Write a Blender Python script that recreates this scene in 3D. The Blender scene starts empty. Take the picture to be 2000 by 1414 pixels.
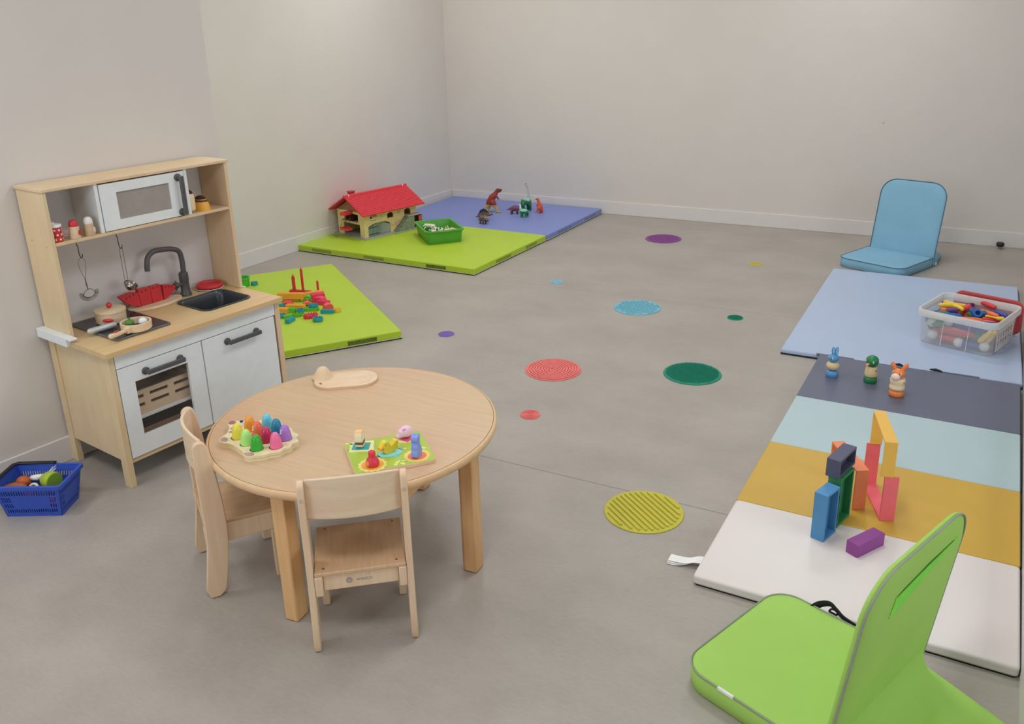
import bpy, bmesh, math, random
from mathutils import Matrix, Vector
random.seed(7)
S = bpy.context.scene
COL = S.collection
R = math.radians
PI = math.pi

# ------------------------------------------------------------------ camera
cam_data = bpy.data.cameras.new('camera')
cam_data.sensor_width = 36.0
cam_data.lens = 36.0 * 1674.44 / 2000.0
cam_data.shift_y = -0.0468
cam_data.clip_start = 0.02
cam = bpy.data.objects.new('camera', cam_data)
COL.objects.link(cam)
cr = Vector((0.88103492, 0.47235383, -0.02567749))
cu = Vector((-0.13180836, 0.29725564, 0.9456562))
cf = Vector((-0.4543171, 0.82977162, -0.32415278))
cam.matrix_world = Matrix(((cr.x, cu.x, -cf.x, 0), (cr.y, cu.y, -cf.y, 0), (cr.z, cu.z, -cf.z, 1.57857), (0, 0, 0, 1)))
S.camera = cam

# ------------------------------------------------------------------ light
S.view_settings.view_transform = 'Standard'
S.view_settings.look = 'None'
S.view_settings.exposure = 0.0
S.view_settings.gamma = 1.0
S.view_settings.use_curve_mapping = False
world = bpy.data.worlds.new('world'); S.world = world
world.use_nodes = True
world.node_tree.nodes['Background'].inputs[0].default_value = (0.80, 0.88, 1.0, 1)
world.node_tree.nodes['Background'].inputs[1].default_value = 0.3

def area_lamp(name, loc, sx, sy, watts, color, rot=(0, 0, 0), spread=PI):
    d = bpy.data.lights.new(name, 'AREA')
    d.shape = 'RECTANGLE'; d.size = sx; d.size_y = sy
    d.energy = watts; d.color = color; d.spread = spread
    o = bpy.data.objects.new(name, d); COL.objects.link(o)
    o.location = loc; o.rotation_euler = rot
    return o
WARM = (0.985, 0.99, 1.0)
for i, (lx, ly) in enumerate(((-3.0, 0.6), (-3.0, 2.9), (-3.0, 5.2), (-0.7, 0.6), (-0.7, 2.9), (-0.7, 5.2))):
    area_lamp('ceiling_panel_light', (lx, ly, 2.66), 0.6, 0.6, 15.5, WARM)
# downlights close to the far walls, out of frame above
for lx, ly, w in ((-4.05, 5.3, 4.5), (-0.85, 6.42, 4.5), (-4.0, 6.4, 1)):
    area_lamp('downlight', (lx, ly, 2.66), 0.12, 0.12, w, WARM)
# daylight through the window in the wall behind the camera
area_lamp('window_daylight', (-2.2, -1.5, 1.55), 1.7, 1.1, 24, (0.82, 0.9, 1.0), rot=(R(90), 0, 0))
# daylight through the window in the right wall
area_lamp('window_daylight', (2.5, 1.6, 1.55), 1.1, 2.0, 30, (0.85, 0.92, 1.0), rot=(0, R(90), 0))

# ------------------------------------------------------------------ materials
GAIN = 1.3
def lin(c):
    c = c / 255.0
    return c / 12.92 if c <= 0.04045 else ((c + 0.055) / 1.055) ** 2.4
def col(rgb, k=None):
    k = GAIN if k is None else k
    v = [lin(c) for c in rgb]; y = .2126 * v[0] + .7152 * v[1] + .0722 * v[2]
    return tuple(min(0.9, (c * .93 + y * .07) * k) for c in v) + (1.0,)

def base_mat(name, rough=0.5, spec=0.4):
    m = bpy.data.materials.new(name); m.use_nodes = True
    nt = m.node_tree; b = nt.nodes['Principled BSDF']
    b.inputs['Roughness'].default_value = rough
    b.inputs['Specular IOR Level'].default_value = spec
    return m, nt, b
def N(nt, typ, **kw):
    n = nt.nodes.new(typ)
    for k, v in kw.items():
        if k in n.inputs: n.inputs[k].default_value = v
        else: setattr(n, k, v)
    return n
def noise(nt, scale, detail=3, stretch=(1, 1, 1), rough=0.5):
    tc = nt.nodes.new('ShaderNodeTexCoord'); mp = nt.nodes.new('ShaderNodeMapping')
    mp.inputs['Scale'].default_value = stretch
    nt.links.new(tc.outputs['Object'], mp.inputs['Vector'])
    nz = N(nt, 'ShaderNodeTexNoise', Scale=scale, Detail=detail, Roughness=rough)
    nt.links.new(mp.outputs[0], nz.inputs['Vector'])
    return nz
def ramp(nt, fac, stops, interp='LINEAR'):
    r = nt.nodes.new('ShaderNodeValToRGB'); e = r.color_ramp.elements; r.color_ramp.interpolation = interp
    e[0].position, e[0].color = stops[0]; e[1].position, e[1].color = stops[-1]
    for p, c in stops[1:-1]:
        x = e.new(p); x.color = c
    nt.links.new(fac, r.inputs[0]); return r
def bump(nt, b, height, strength=0.2, dist=0.002):
    bp = N(nt, 'ShaderNodeBump', Strength=strength, Distance=dist)
    nt.links.new(height, bp.inputs['Height']); nt.links.new(bp.outputs[0], b.inputs['Normal'])
CACHE = {}
def plain(name, rgb, rough=0.45, spec=0.4, var=0.06, scale=30, bumpy=0.0, bscale=400, metal=0.0, coat=0.0, k=None):
    if name in CACHE: return CACHE[name]
    m, nt, b = base_mat(name, rough, spec)
    c = col(rgb, k)
    nz = noise(nt, scale, 3)
    lo = tuple(x * (1 - var) for x in c[:3]) + (1,); hi = tuple(min(0.95, x * (1 + var)) for x in c[:3]) + (1,)
    rp = ramp(nt, nz.outputs['Fac'], [(0.3, lo), (0.7, hi)])
    nt.links.new(rp.outputs[0], b.inputs['Base Color'])
    b.inputs['Metallic'].default_value = metal
    b.inputs['Coat Weight'].default_value = coat
    if bumpy:
        n2 = noise(nt, bscale, 2)
        bump(nt, b, n2.outputs['Fac'], bumpy, 0.001)
    CACHE[name] = m
    return m
def wood(name, rgb1, rgb2, stretch=(2, 30, 30), scale=3.0, rough=0.42, k=1.32):
    if name in CACHE: return CACHE[name]
    m, nt, b = base_mat(name, rough, 0.35)
    nz = noise(nt, scale, 5, stretch, 0.6)
    nz2 = noise(nt, 2.5, 2)
    rp = ramp(nt, nz.outputs['Fac'], [(0.3, col(rgb2, k)), (0.65, col(rgb1, k))])
    mx = N(nt, 'ShaderNodeMixRGB', blend_type='MULTIPLY'); mx.inputs[0].default_value = 0.18
    nt.links.new(rp.outputs[0], mx.inputs[1]); nt.links.new(nz2.outputs['Color'], mx.inputs[2])
    nt.links.new(mx.outputs[0], b.inputs['Base Color'])
    bump(nt, b, nz.outputs['Fac'], 0.05, 0.0005)
    CACHE[name] = m
    return m
def bands(name, stops, lo, hi, axis='Z', rough=0.45, interp='CONSTANT', noise_amt=0.0, nscale=60):
    """real paint zones along one object axis (legs, back, belly)"""
    if name in CACHE: return CACHE[name]
    m, nt, b = base_mat(name, rough, 0.4)
    tc = nt.nodes.new('ShaderNodeTexCoord'); sx = nt.nodes.new('ShaderNodeSeparateXYZ')
    nt.links.new(tc.outputs['Object'], sx.inputs[0])
    mr = N(nt, 'ShaderNodeMapRange'); mr.inputs['From Min'].default_value = lo; mr.inputs['From Max'].default_value = hi
    nt.links.new(sx.outputs[axis], mr.inputs['Value'])
    nz = noise(nt, nscale, 3)
    ad = N(nt, 'ShaderNodeMath', operation='MULTIPLY_ADD'); ad.inputs[1].default_value = noise_amt
    nt.links.new(nz.outputs['Fac'], ad.inputs[0]); nt.links.new(mr.outputs[0], ad.inputs[2])
    rp = ramp(nt, ad.outputs[0], [(p, col(c)) for p, c in stops], interp)
    nt.links.new(rp.outputs[0], b.inputs['Base Color'])
    CACHE[name] = m
    return m
def spotted(name, rgb, rgb_spot, scale=60, thr=0.3, rough=0.45):
    if name in CACHE: return CACHE[name]
    m, nt, b = base_mat(name, rough, 0.4)
    tc = nt.nodes.new('ShaderNodeTexCoord')
    v = N(nt, 'ShaderNodeTexVoronoi', Scale=scale, Randomness=0.6)
    nt.links.new(tc.outputs['Object'], v.inputs['Vector'])
    rp = ramp(nt, v.outputs['Distance'], [(thr, col(rgb_spot)), (thr + 0.04, col(rgb))])
    nt.links.new(rp.outputs[0], b.inputs['Base Color'])
    CACHE[name] = m
    return m
def masonry(name, rgb1, rgb2, mortar, scale=26, rough=0.6, ratio=(0.5, 0.25), msize=0.02, axis='XZ', off=0.5, bias=0.0):
    if name in CACHE: return CACHE[name]
    m, nt, b = base_mat(name, rough, 0.3)
    tc = nt.nodes.new('ShaderNodeTexCoord'); sp = nt.nodes.new('ShaderNodeSeparateXYZ'); cb = nt.nodes.new('ShaderNodeCombineXYZ')
    nt.links.new(tc.outputs['Object'], sp.inputs[0])
    ad = N(nt, 'ShaderNodeMath', operation='ADD')
    nt.links.new(sp.outputs['X'], ad.inputs[0]); nt.links.new(sp.outputs['Y'], ad.inputs[1])
    nt.links.new(ad.outputs[0], cb.inputs['X']); nt.links.new(sp.outputs['Z'], cb.inputs['Y'])
    br = N(nt, 'ShaderNodeTexBrick', Scale=scale)
    br.offset = off
    br.inputs['Color1'].default_value = col(rgb1); br.inputs['Color2'].default_value = col(rgb2)
    br.inputs['Mortar'].default_value = col(mortar); br.inputs['Mortar Size'].default_value = msize
    br.inputs['Bias'].default_value = bias
    br.inputs['Brick Width'].default_value = ratio[0]; br.inputs['Row Height'].default_value = ratio[1]
    nt.links.new(cb.outputs[0], br.inputs['Vector'])
    nt.links.new(br.outputs['Color'], b.inputs['Base Color'])
    CACHE[name] = m
    return m
def clear_plastic(name, rgb, alpha=0.45, rough=0.25):
    if name in CACHE: return CACHE[name]
    m, nt, b = base_mat(name, rough, 0.5)
    b.inputs['Base Color'].default_value = col(rgb)
    tr = nt.nodes.new('ShaderNodeBsdfTransparent'); mx = nt.nodes.new('ShaderNodeMixShader')
    nz = noise(nt, 30, 2)
    rp = ramp(nt, nz.outputs['Fac'], [(0.3, (alpha * 0.95,) * 3 + (1,)), (0.7, (alpha * 1.05,) * 3 + (1,))])
    nt.links.new(rp.outputs[0], mx.inputs[0])
    nt.links.new(tr.outputs[0], mx.inputs[1]); nt.links.new(b.outputs[0], mx.inputs[2])
    nt.links.new(mx.outputs[0], nt.nodes['Material Output'].inputs['Surface'])
    CACHE[name] = m
    return m
def label_print(name, rgb, ink, scale=(60, 60, 260)):
    """cloth label with small printed marks"""
    if name in CACHE: return CACHE[name]
    m, nt, b = base_mat(name, 0.6, 0.2)
    nz = noise(nt, 4.0, 2, scale)
    rp = ramp(nt, nz.outputs['Fac'], [(0.47, col(rgb)), (0.53, col(ink))])
    nt.links.new(rp.outputs[0], b.inputs['Base Color'])
    CACHE[name] = m
    return m

# ------------------------------------------------------------------ mesh builder
class MB:
    def __init__(self):
        self.v = []; self.f = []; self.mi = []; self.cur = 0; self.M = Matrix.Identity(4)
    def mat(self, i): self.cur = i; return self
    def at(self, M=None): self.M = M if M is not None else Matrix.Identity(4); return self
    def add(self, vs, fs):
        o = len(self.v)
        self.v += [tuple(self.M @ Vector(p)) for p in vs]
        self.f += [tuple(i + o for i in f) for f in fs]; self.mi += [self.cur] * len(fs)
        return self
    def box(self, x0, x1, y0, y1, z0, z1):
        return self.add([(x0, y0, z0), (x1, y0, z0), (x1, y1, z0), (x0, y1, z0), (x0, y0, z1), (x1, y0, z1), (x1, y1, z1), (x0, y1, z1)],
                        [(0, 3, 2, 1), (4, 5, 6, 7), (0, 1, 5, 4), (1, 2, 6, 5), (2, 3, 7, 6), (3, 0, 4, 7)])
    def prism(self, poly, z0, z1, top=None):
        n = len(poly); top = top or poly
        vs = [(x, y, z0) for x, y in poly] + [(x, y, z1) for x, y in top]
        fs = [tuple(range(n - 1, -1, -1)), tuple(range(n, 2 * n))] + [(i, (i + 1) % n, n + (i + 1) % n, n + i) for i in range(n)]
        return self.add(vs, fs)
    def ring(self, outer, inner, z0, z1):
        n = len(outer)
        vs = [(x, y, z0) for x, y in outer] + [(x, y, z0) for x, y in inner] + [(x, y, z1) for x, y in outer] + [(x, y, z1) for x, y in inner]
        fs = []
        for i in range(n):
            j = (i + 1) % n
            fs += [(i, j, 2 * n + j, 2 * n + i), (n + j, n + i, 3 * n + i, 3 * n + j), (j, i, n + i, n + j), (2 * n + i, 2 * n + j, 3 * n + j, 3 * n + i)]
        return self.add(vs, fs)
    def loops(self, loops, cap0=True, cap1=True, closed=True):
        n = len(loops[0]); vs = [p for l in loops for p in l]; fs = []
        for k in range(len(loops) - 1):
            for i in range(n if closed else n - 1):
                j = (i + 1) % n
                fs.append((k * n + i, k * n + j, (k + 1) * n + j, (k + 1) * n + i))
        if cap0: fs.append(tuple(range(n - 1, -1, -1)))
        if cap1: fs.append(tuple(range((len(loops) - 1) * n, len(loops) * n)))
        return self.add(vs, fs)
    def lathe(self, prof, n=32, c=(0, 0, 0)):
        ls = [[(c[0] + r * math.cos(2 * PI * i / n), c[1] + r * math.sin(2 * PI * i / n), c[2] + z) for i in range(n)] for r, z in prof]
        return self.loops(ls)
    def tube(self, pts, rad, n=10, flat=1.0):
        P = [Vector(p) for p in pts]
        if not hasattr(rad, '__len__'): rad = [rad] * len(P)
        ls = []; ref = None
        for i, p in enumerate(P):
            t = (P[min(i + 1, len(P) - 1)] - P[max(i - 1, 0)]).normalized()
            if ref is None:
                ref = Vector((0, 0, 1)) if abs(t.z) < 0.9 else Vector((1, 0, 0))
            a = (ref - t * ref.dot(t)).normalized(); b = t.cross(a); ref = a
            ls.append([tuple(p + (a * math.cos(2 * PI * k / n) + b * math.sin(2 * PI * k / n) * flat) * rad[i]) for k in range(n)])
        return self.loops(ls)
    def limb(self, pts, rad, n=12):
        """tapered limb with rounded ends"""
        P = [Vector(p) for p in pts]
        a = (P[0] - P[1]).normalized(); b = (P[-1] - P[-2]).normalized()
        PP = [P[0] + a * rad[0] * 0.85, P[0] + a * rad[0] * 0.5] + P + [P[-1] + b * rad[-1] * 0.5, P[-1] + b * rad[-1] * 0.85]
        RR = [rad[0] * 0.4, rad[0] * 0.82] + list(rad) + [rad[-1] * 0.82, rad[-1] * 0.4]
        return self.tube(PP, RR, n)
    def ell(self, c, r, n=16, m=10):
        if not hasattr(r, '__len__'): r = (r, r, r)
        ls = []
        for k in range(m + 1):
            a = -PI / 2 + PI * k / m
            cc = max(0.02, math.cos(a)); s = math.sin(a)
            ls.append([(c[0] + r[0] * cc * math.cos(2 * PI * i / n), c[1] + r[1] * cc * math.sin(2 * PI * i / n), c[2] + r[2] * s) for i in range(n)])
        return self.loops(ls)
    def cells(self, p00, p10, p01, p11, thick, xs, zs, solid):
        """panel with openings: bilinear wall made of the solid cells"""
        a, b, c, d = map(Vector, (p00, p10, p01, p11)); T = Vector(thick)
        q = lambda u, v: a * (1 - u) * (1 - v) + b * u * (1 - v) + c * (1 - u) * v + d * u * v
        for i in range(len(xs) - 1):
            j = 0
            while j < len(zs) - 1:
                if solid((xs[i] + xs[i + 1]) / 2, (zs[j] + zs[j + 1]) / 2):
                    k = j
                    while k + 1 < len(zs) - 1 and solid((xs[i] + xs[i + 1]) / 2, (zs[k + 1] + zs[k + 2]) / 2): k += 1
                    cs = [q(xs[i], zs[j]), q(xs[i + 1], zs[j]), q(xs[i + 1], zs[k + 1]), q(xs[i], zs[k + 1])]
                    self.add([tuple(p) for p in cs] + [tuple(p + T) for p in cs],
                             [(0, 1, 2, 3), (7, 6, 5, 4), (0, 4, 5, 1), (1, 5, 6, 2), (2, 6, 7, 3), (3, 7, 4, 0)])
                    j = k + 1
                else: j += 1
        return self
    def build(self, name, mats, parent=None, bevel=0.0, seg=2, smooth=35, subsurf=0, remesh=0.0, loc=None, rot=None, label=None, cat=None, group=None, kind=None, weld=False):
        me = bpy.data.meshes.new(name); me.from_pydata(self.v, [], self.f)
        if not isinstance(mats, (list, tuple)): mats = [mats]
        for m in mats: me.materials.append(m)
        me.polygons.foreach_set('material_index', self.mi)
        bm = bmesh.new(); bm.from_mesh(me)
        if weld: bmesh.ops.remove_doubles(bm, verts=bm.verts, dist=1e-6)
        bmesh.ops.recalc_face_normals(bm, faces=bm.faces); bm.to_mesh(me); bm.free()
        if smooth:
            me.polygons.foreach_set('use_smooth', [True] * len(me.polygons))
            me.set_sharp_from_angle(angle=R(smooth))
        me.update()
        o = bpy.data.objects.new(name, me); COL.objects.link(o)
        if remesh:
            md = o.modifiers.new('remesh', 'REMESH'); md.mode = 'VOXEL'; md.voxel_size = remesh; md.use_smooth_shade = True
            sm = o.modifiers.new('smooth', 'SMOOTH'); sm.iterations = 4; sm.factor = 0.5
        if bevel:
            md = o.modifiers.new('bevel', 'BEVEL'); md.width = bevel; md.segments = seg; md.limit_method = 'ANGLE'; md.angle_limit = R(40)
            md.harden_normals = False
        if subsurf:
            md = o.modifiers.new('sub', 'SUBSURF'); md.levels = subsurf; md.render_levels = subsurf
        if parent: o.parent = parent
        if loc: o.location = loc
        if rot: o.rotation_euler = rot if hasattr(rot, '__len__') else (0, 0, rot)
        tag(o, label, cat, group, kind)
        return o
def tag(o, label=None, cat=None, group=None, kind=None):
    if label: o['label'] = label
    if cat: o['category'] = cat
    if group: o['group'] = group
    if kind: o['kind'] = kind
    return o
def thing(name, label, cat, loc=(0, 0, 0), rot=0.0, group=None):
    o = bpy.data.objects.new(name, None); COL.objects.link(o)
    o.empty_display_size = 0.05
    o.location = loc; o.rotation_euler = rot if hasattr(rot, '__len__') else (0, 0, rot)
    return tag(o, label, cat, group)
def copy_tree(o, parent=None):
    c = o.copy(); COL.objects.link(c)
    if parent is not None: c.parent = parent
    for ch in list(o.children): copy_tree(ch, c)
    return c
def T(x=0, y=0, z=0, rz=0.0, rx=0.0, ry=0.0):
    return Matrix.Translation((x, y, z)) @ Matrix.Rotation(rz, 4, 'Z') @ Matrix.Rotation(ry, 4, 'Y') @ Matrix.Rotation(rx, 4, 'X')
def rrect(w, h, r, n=5, cx=0.0, cy=0.0):
    out = []
    for sx, sy, a0 in ((1, 1, 0), (-1, 1, 90), (-1, -1, 180), (1, -1, 270)):
        for k in range(n + 1):
            a = R(a0 + 90 * k / n)
            out.append((cx + sx * (w / 2 - r) + r * math.cos(a), cy + sy * (h / 2 - r) + r * math.sin(a)))
    return out
def circle(r, n=32, cx=0, cy=0): return [(cx + r * math.cos(2 * PI * i / n), cy + r * math.sin(2 * PI * i / n)) for i in range(n)]
def chaikin(p, k=1):
    for _ in range(k):
        q = []
        for i in range(len(p)):
            a, b = p[i], p[(i + 1) % len(p)]
            q += [(a[0] * .75 + b[0] * .25, a[1] * .75 + b[1] * .25), (a[0] * .25 + b[0] * .75, a[1] * .25 + b[1] * .75)]
        p = q
    return p
def spline(pts, n=8):
    P = [Vector(p) for p in pts]; out = []
    for i in range(len(P) - 1):
        p0 = P[max(i - 1, 0)]; p1 = P[i]; p2 = P[i + 1]; p3 = P[min(i + 2, len(P) - 1)]
        for k in range(n):
            t = k / n
            out.append(0.5 * ((2 * p1) + (p2 - p0) * t + (2 * p0 - 5 * p1 + 4 * p2 - p3) * t * t + (3 * p1 - p0 - 3 * p2 + p3) * t ** 3))
    out.append(P[-1]); return [tuple(p) for p in out]
XZ = Matrix(((1, 0, 0, 0), (0, 0, -1, 0), (0, 1, 0, 0), (0, 0, 0, 1)))   # drawing (x, y) -> (x, z), extrusion towards -y
def text(name, body, size, m, parent, M, extrude=0.0003, label=None):
    cu_ = bpy.data.curves.new(name, 'FONT'); cu_.body = body; cu_.size = size; cu_.extrude = extrude
    cu_.align_x = 'CENTER'; cu_.align_y = 'CENTER'
    tmp = bpy.data.objects.new(name, cu_); COL.objects.link(tmp)
    bpy.context.view_layer.update()
    me = bpy.data.meshes.new_from_object(tmp.evaluated_get(bpy.context.evaluated_depsgraph_get()))
    bpy.data.objects.remove(tmp); me.materials.clear(); me.materials.append(m)
    me.transform(M); me.name = name
    o = bpy.data.objects.new(name, me); COL.objects.link(o); o.parent = parent
    if label: o['label'] = label
    return o
# ------------------------------------------------------------------ palette
white = plain('white_paint', (198, 202, 202), 0.45, var=0.02, k=1.48)
wall_m = plain('wall_paint', (197, 191, 185), 0.7, 0.2, var=0.015, scale=3, bumpy=0.05, bscale=250, k=1.3)
skirt_m = plain('skirting_paint', (197, 193, 190), 0.5, 0.3, var=0.01, k=1.36)
birch = wood('birch_ply', (208, 184, 146), (200, 173, 134), (3, 3, 1.0), 4.0, k=1.4)
birch_top = wood('birch_worktop', (207, 175, 127), (199, 165, 116), (1, 8, 8), 4.0)
beech = wood('beech', (208, 178, 148), (198, 166, 134), (20, 20, 1.5), 3.0, k=1.52)
beech_seat = wood('beech_seat', (206, 170, 132), (192, 155, 117), (25, 2, 10), 3.0)
table_lam = wood('beech_laminate', (197, 165, 130), (189, 155, 120), (1.5, 20, 10), 3.0, rough=0.38)
beech_rim = wood('beech_edge', (214, 176, 132), (204, 165, 120), (8, 8, 8), 3.0)
leg_wood = wood('pine_leg', (218, 174, 122), (207, 158, 104), (18, 18, 1.5), 3.0)
toy_wood = wood('toy_maple', (220, 194, 162), (211, 182, 148), (6, 20, 20), 4.0)
dark_wood = wood('brown_crate_wood', (150, 116, 84), (130, 98, 68), (3, 20, 20), 4.0)
charcoal = plain('charcoal_metal', (74, 74, 76), 0.4, 0.5, var=0.05)
black_gloss = plain('black_hob', (48, 46, 46), 0.25, 0.5, var=0.03)
graphite = plain('graphite_basin', (52, 56, 60), 0.3, 0.5)
steel = plain('steel', (150, 145, 138), 0.25, metal=1.0)
wire = plain('wire_steel', (120, 116, 110), 0.35, metal=0.9)
black = plain('black_cloth', (30, 30, 34), 0.7)
black_plastic = plain('black_plastic', (32, 32, 38), 0.4)
red = plain('red_paint', (196, 44, 48), 0.4)
pale = plain('pale_paint', (226, 220, 214), 0.4)
ink = plain('grey_ink', (142, 136, 128), 0.6)

# ------------------------------------------------------------------ the setting
def floor_mat():
    m, nt, b = base_mat('vinyl_floor', 0.42, 0.35)
    n1 = noise(nt, 2.2, 6, (1, 1.4, 1), 0.65); n2 = noise(nt, 40, 4, (1, 3, 1), 0.7)
    r1 = ramp(nt, n1.outputs['Fac'], [(0.25, col((146, 139, 131))), (0.75, col((164, 157, 149)))])
    r2 = ramp(nt, n2.outputs['Fac'], [(0.3, (0.9, 0.9, 0.9, 1)), (0.7, (1, 1, 1, 1))])
    mx = N(nt, 'ShaderNodeMixRGB', blend_type='MULTIPLY'); mx.inputs[0].default_value = 1
    nt.links.new(r1.outputs[0], mx.inputs[1]); nt.links.new(r2.outputs[0], mx.inputs[2])
    tc = nt.nodes.new('ShaderNodeTexCoord'); sp = nt.nodes.new('ShaderNodeSeparateXYZ'); nt.links.new(tc.outputs['Object'], sp.inputs[0])
    prev = mx.outputs[0]
    for ys, s in ((2.513, 0.62), (4.612, 0.82)):          # welded seams between the vinyl sheets
        a = N(nt, 'ShaderNodeMath', operation='SUBTRACT'); a.inputs[1].default_value = ys
        nt.links.new(sp.outputs['Y'], a.inputs[0])
        c = N(nt, 'ShaderNodeMath', operation='ABSOLUTE'); nt.links.new(a.outputs[0], c.inputs[0])
        l = N(nt, 'ShaderNodeMath', operation='LESS_THAN'); l.inputs[1].default_value = 0.0026
        nt.links.new(c.outputs[0], l.inputs[0])
        k = N(nt, 'ShaderNodeMixRGB', blend_type='MULTIPLY'); k.inputs[2].default_value = (s, s, s, 1)
        nt.links.new(l.outputs[0], k.inputs[0]); nt.links.new(prev, k.inputs[1]); prev = k.outputs[0]
    nt.links.new(prev, b.inputs['Base Color'])
    bump(nt, b, n2.outputs['Fac'], 0.04, 0.0006)
    return m
def struct(name, mb, m, **k): return mb.build(name, m, kind='structure', **k)
struct('floor', MB().box(-5.4, 2.7, -1.8, 6.9, -0.1, 0), floor_mat(), smooth=0)
struct('ceiling', MB().box(-5.4, 2.7, -1.8, 6.9, 2.7, 2.8), plain('ceiling_paint', (200, 198, 194), 0.7, var=0.01, k=1.4), smooth=0)
struct('wall_back', MB().box(-5.4, 2.7, 6.701, 6.9, 0, 2.7), wall_m, smooth=0)
wr = MB().cells((2.6, -1.6, 0), (2.6, 6.701, 0), (2.6, -1.6, 2.7), (2.6, 6.701, 2.7), (.1, 0, 0), [0, .263, .508, 1], [0, .35, .8, 1], lambda u, v: not (.264 < u < .507 and .36 < v < .79))
struct('wall_right', wr, wall_m, smooth=0)
struct('window_2', MB().at(Matrix(((0, 0, 1, 2.6), (1, 0, 0, 0), (0, 1, 0, 0), (0, 0, 0, 1)))).ring([(.583, .945), (2.617, .945), (2.617, 2.16), (.583, 2.16)], [(.643, 1.005), (2.557, 1.005), (2.557, 2.1), (.643, 2.1)], .02, .08), white, smooth=0)
wf = MB()
wf.cells((-5.4, -1.6, 0), (2.6, -1.6, 0), (-5.4, -1.6, 2.7), (2.6, -1.6, 2.7), (0, -0.2, 0), [0, 0.2875, 0.5125, 1], [0, 0.35, 0.8, 1], lambda u, v: not (0.29 < u < 0.51 and 0.36 < v < 0.79))
struct('wall_front', wf, wall_m, smooth=0)
wi = MB().at(XZ @ T(0, 0, 0)).ring([(-3.1, .945), (-1.3, .945), (-1.3, 2.16), (-3.1, 2.16)], [(-3.04, 1.005), (-1.36, 1.005), (-1.36, 2.1), (-3.04, 2.1)], 1.64, 1.72)
struct('window_1', wi, white, smooth=0)
LD = Vector((math.sin(-0.042), -math.cos(-0.042), 0))          # far left wall, running from the corner towards the camera
def along(a, off=0.0): return (-4.273 + LD.x * a - off * LD.y, 6.701 + LD.y * a + off * LD.x)
p = [along(-0.1), along(4.6), along(4.6, -0.2), along(-0.1, -0.2)]
struct('wall_left', MB().prism(p, 0, 2.7), wall_m, smooth=0)
p = [along(0.012, 0.0), along(4.55, 0.0), along(4.55, 0.012), along(0.012, 0.012)]
struct('baseboard_left', MB().prism(p, 0, 0.108), skirt_m, smooth=0, bevel=0.003)
struct('baseboard_back', MB().box(-4.262, 2.6, 6.689, 6.7005, 0, 0.108), skirt_m, smooth=0, bevel=0.003)
KO = (-2.964, 1.804, 0); KR = 1.435
struct('wall_near', MB().box(-3.6, 0.855, 0.006, 1.9, 0, 2.7), wall_m, smooth=0, loc=KO, rot=KR)
struct('baseboard_near', MB().box(-3.6, 0.855, -0.006, 0.0055, 0, 0.1), skirt_m, smooth=0, loc=KO, rot=KR, bevel=0.003)
p = [(0.226, 0.5), (0.367, 6.688), (0.43, 6.688), (0.29, 0.5)]
struct('trim_1', MB().prism(p, 0, 0.1), skirt_m, smooth=0)

# ------------------------------------------------------------------ round table
TZ = 0.435
t = thing('round_table', 'low round beech children\'s table with toys on top', 'table', (-1.569, 1.848, 0))
MB().lathe([(0.0005, TZ - 0.012), (0.423, TZ - 0.012), (0.4235, TZ), (0.0005, TZ)], 96).build('tabletop', table_lam, t, smooth=30)
MB().ring(circle(0.4252, 96), circle(0.4234, 96), TZ - 0.01, TZ - 0.0004).build('edge_seam', plain('seam_line', (96, 70, 48), 0.7), t, smooth=30)
rim = [(0.4252, TZ - 0.0002), (0.429, TZ - 0.0008), (0.433, TZ - 0.004), (0.4345, TZ - 0.011), (0.4335, TZ - 0.018), (0.4305, TZ - 0.0235), (0.426, TZ - 0.026), (0.38, TZ - 0.026), (0.38, TZ - 0.0122), (0.4252, TZ - 0.0122)]
ls = [[(r * math.cos(2 * PI * i / 96), r * math.sin(2 * PI * i / 96), z) for i in range(96)] for r, z in rim + rim[:1]]
MB().loops(ls, False, False).build('table_edge', beech_rim, t, smooth=40, weld=True)
ap = MB()
for a in (0, 90, 180, 270):
    ap.at(T(rz=R(5.5 + a))).box(-0.26, 0.26, -0.305, -0.285, TZ - 0.085, TZ - 0.0265)
ap.build('apron', leg_wood, t, bevel=0.002)
hs, ch = 0.0255, 0.011
lp = [(-hs + ch, -hs), (hs, -hs), (hs, hs), (-hs, hs), (-hs, -hs + ch)]
lp = [(-hs + ch, -hs), (hs - .003, -hs), (hs, -hs + .003), (hs, hs - .003), (hs - .003, hs), (-hs + .003, hs), (-hs, hs - .003), (-hs, -hs + ch)]
for a in (-84, 6, 96, 186):
    x, y = 0.377 * math.cos(R(a)), 0.377 * math.sin(R(a))
    lg = MB().at(T(x, y, 0, R(5))).prism(lp, 0.003, TZ - 0.0262).build('leg', leg_wood, t, bevel=0.002)
    MB().at(T(x, y, 0, R(5))).prism([(px * .85, py * .85) for px, py in lp], 0, 0.003).build('glide', charcoal, lg, smooth=0)

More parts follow.
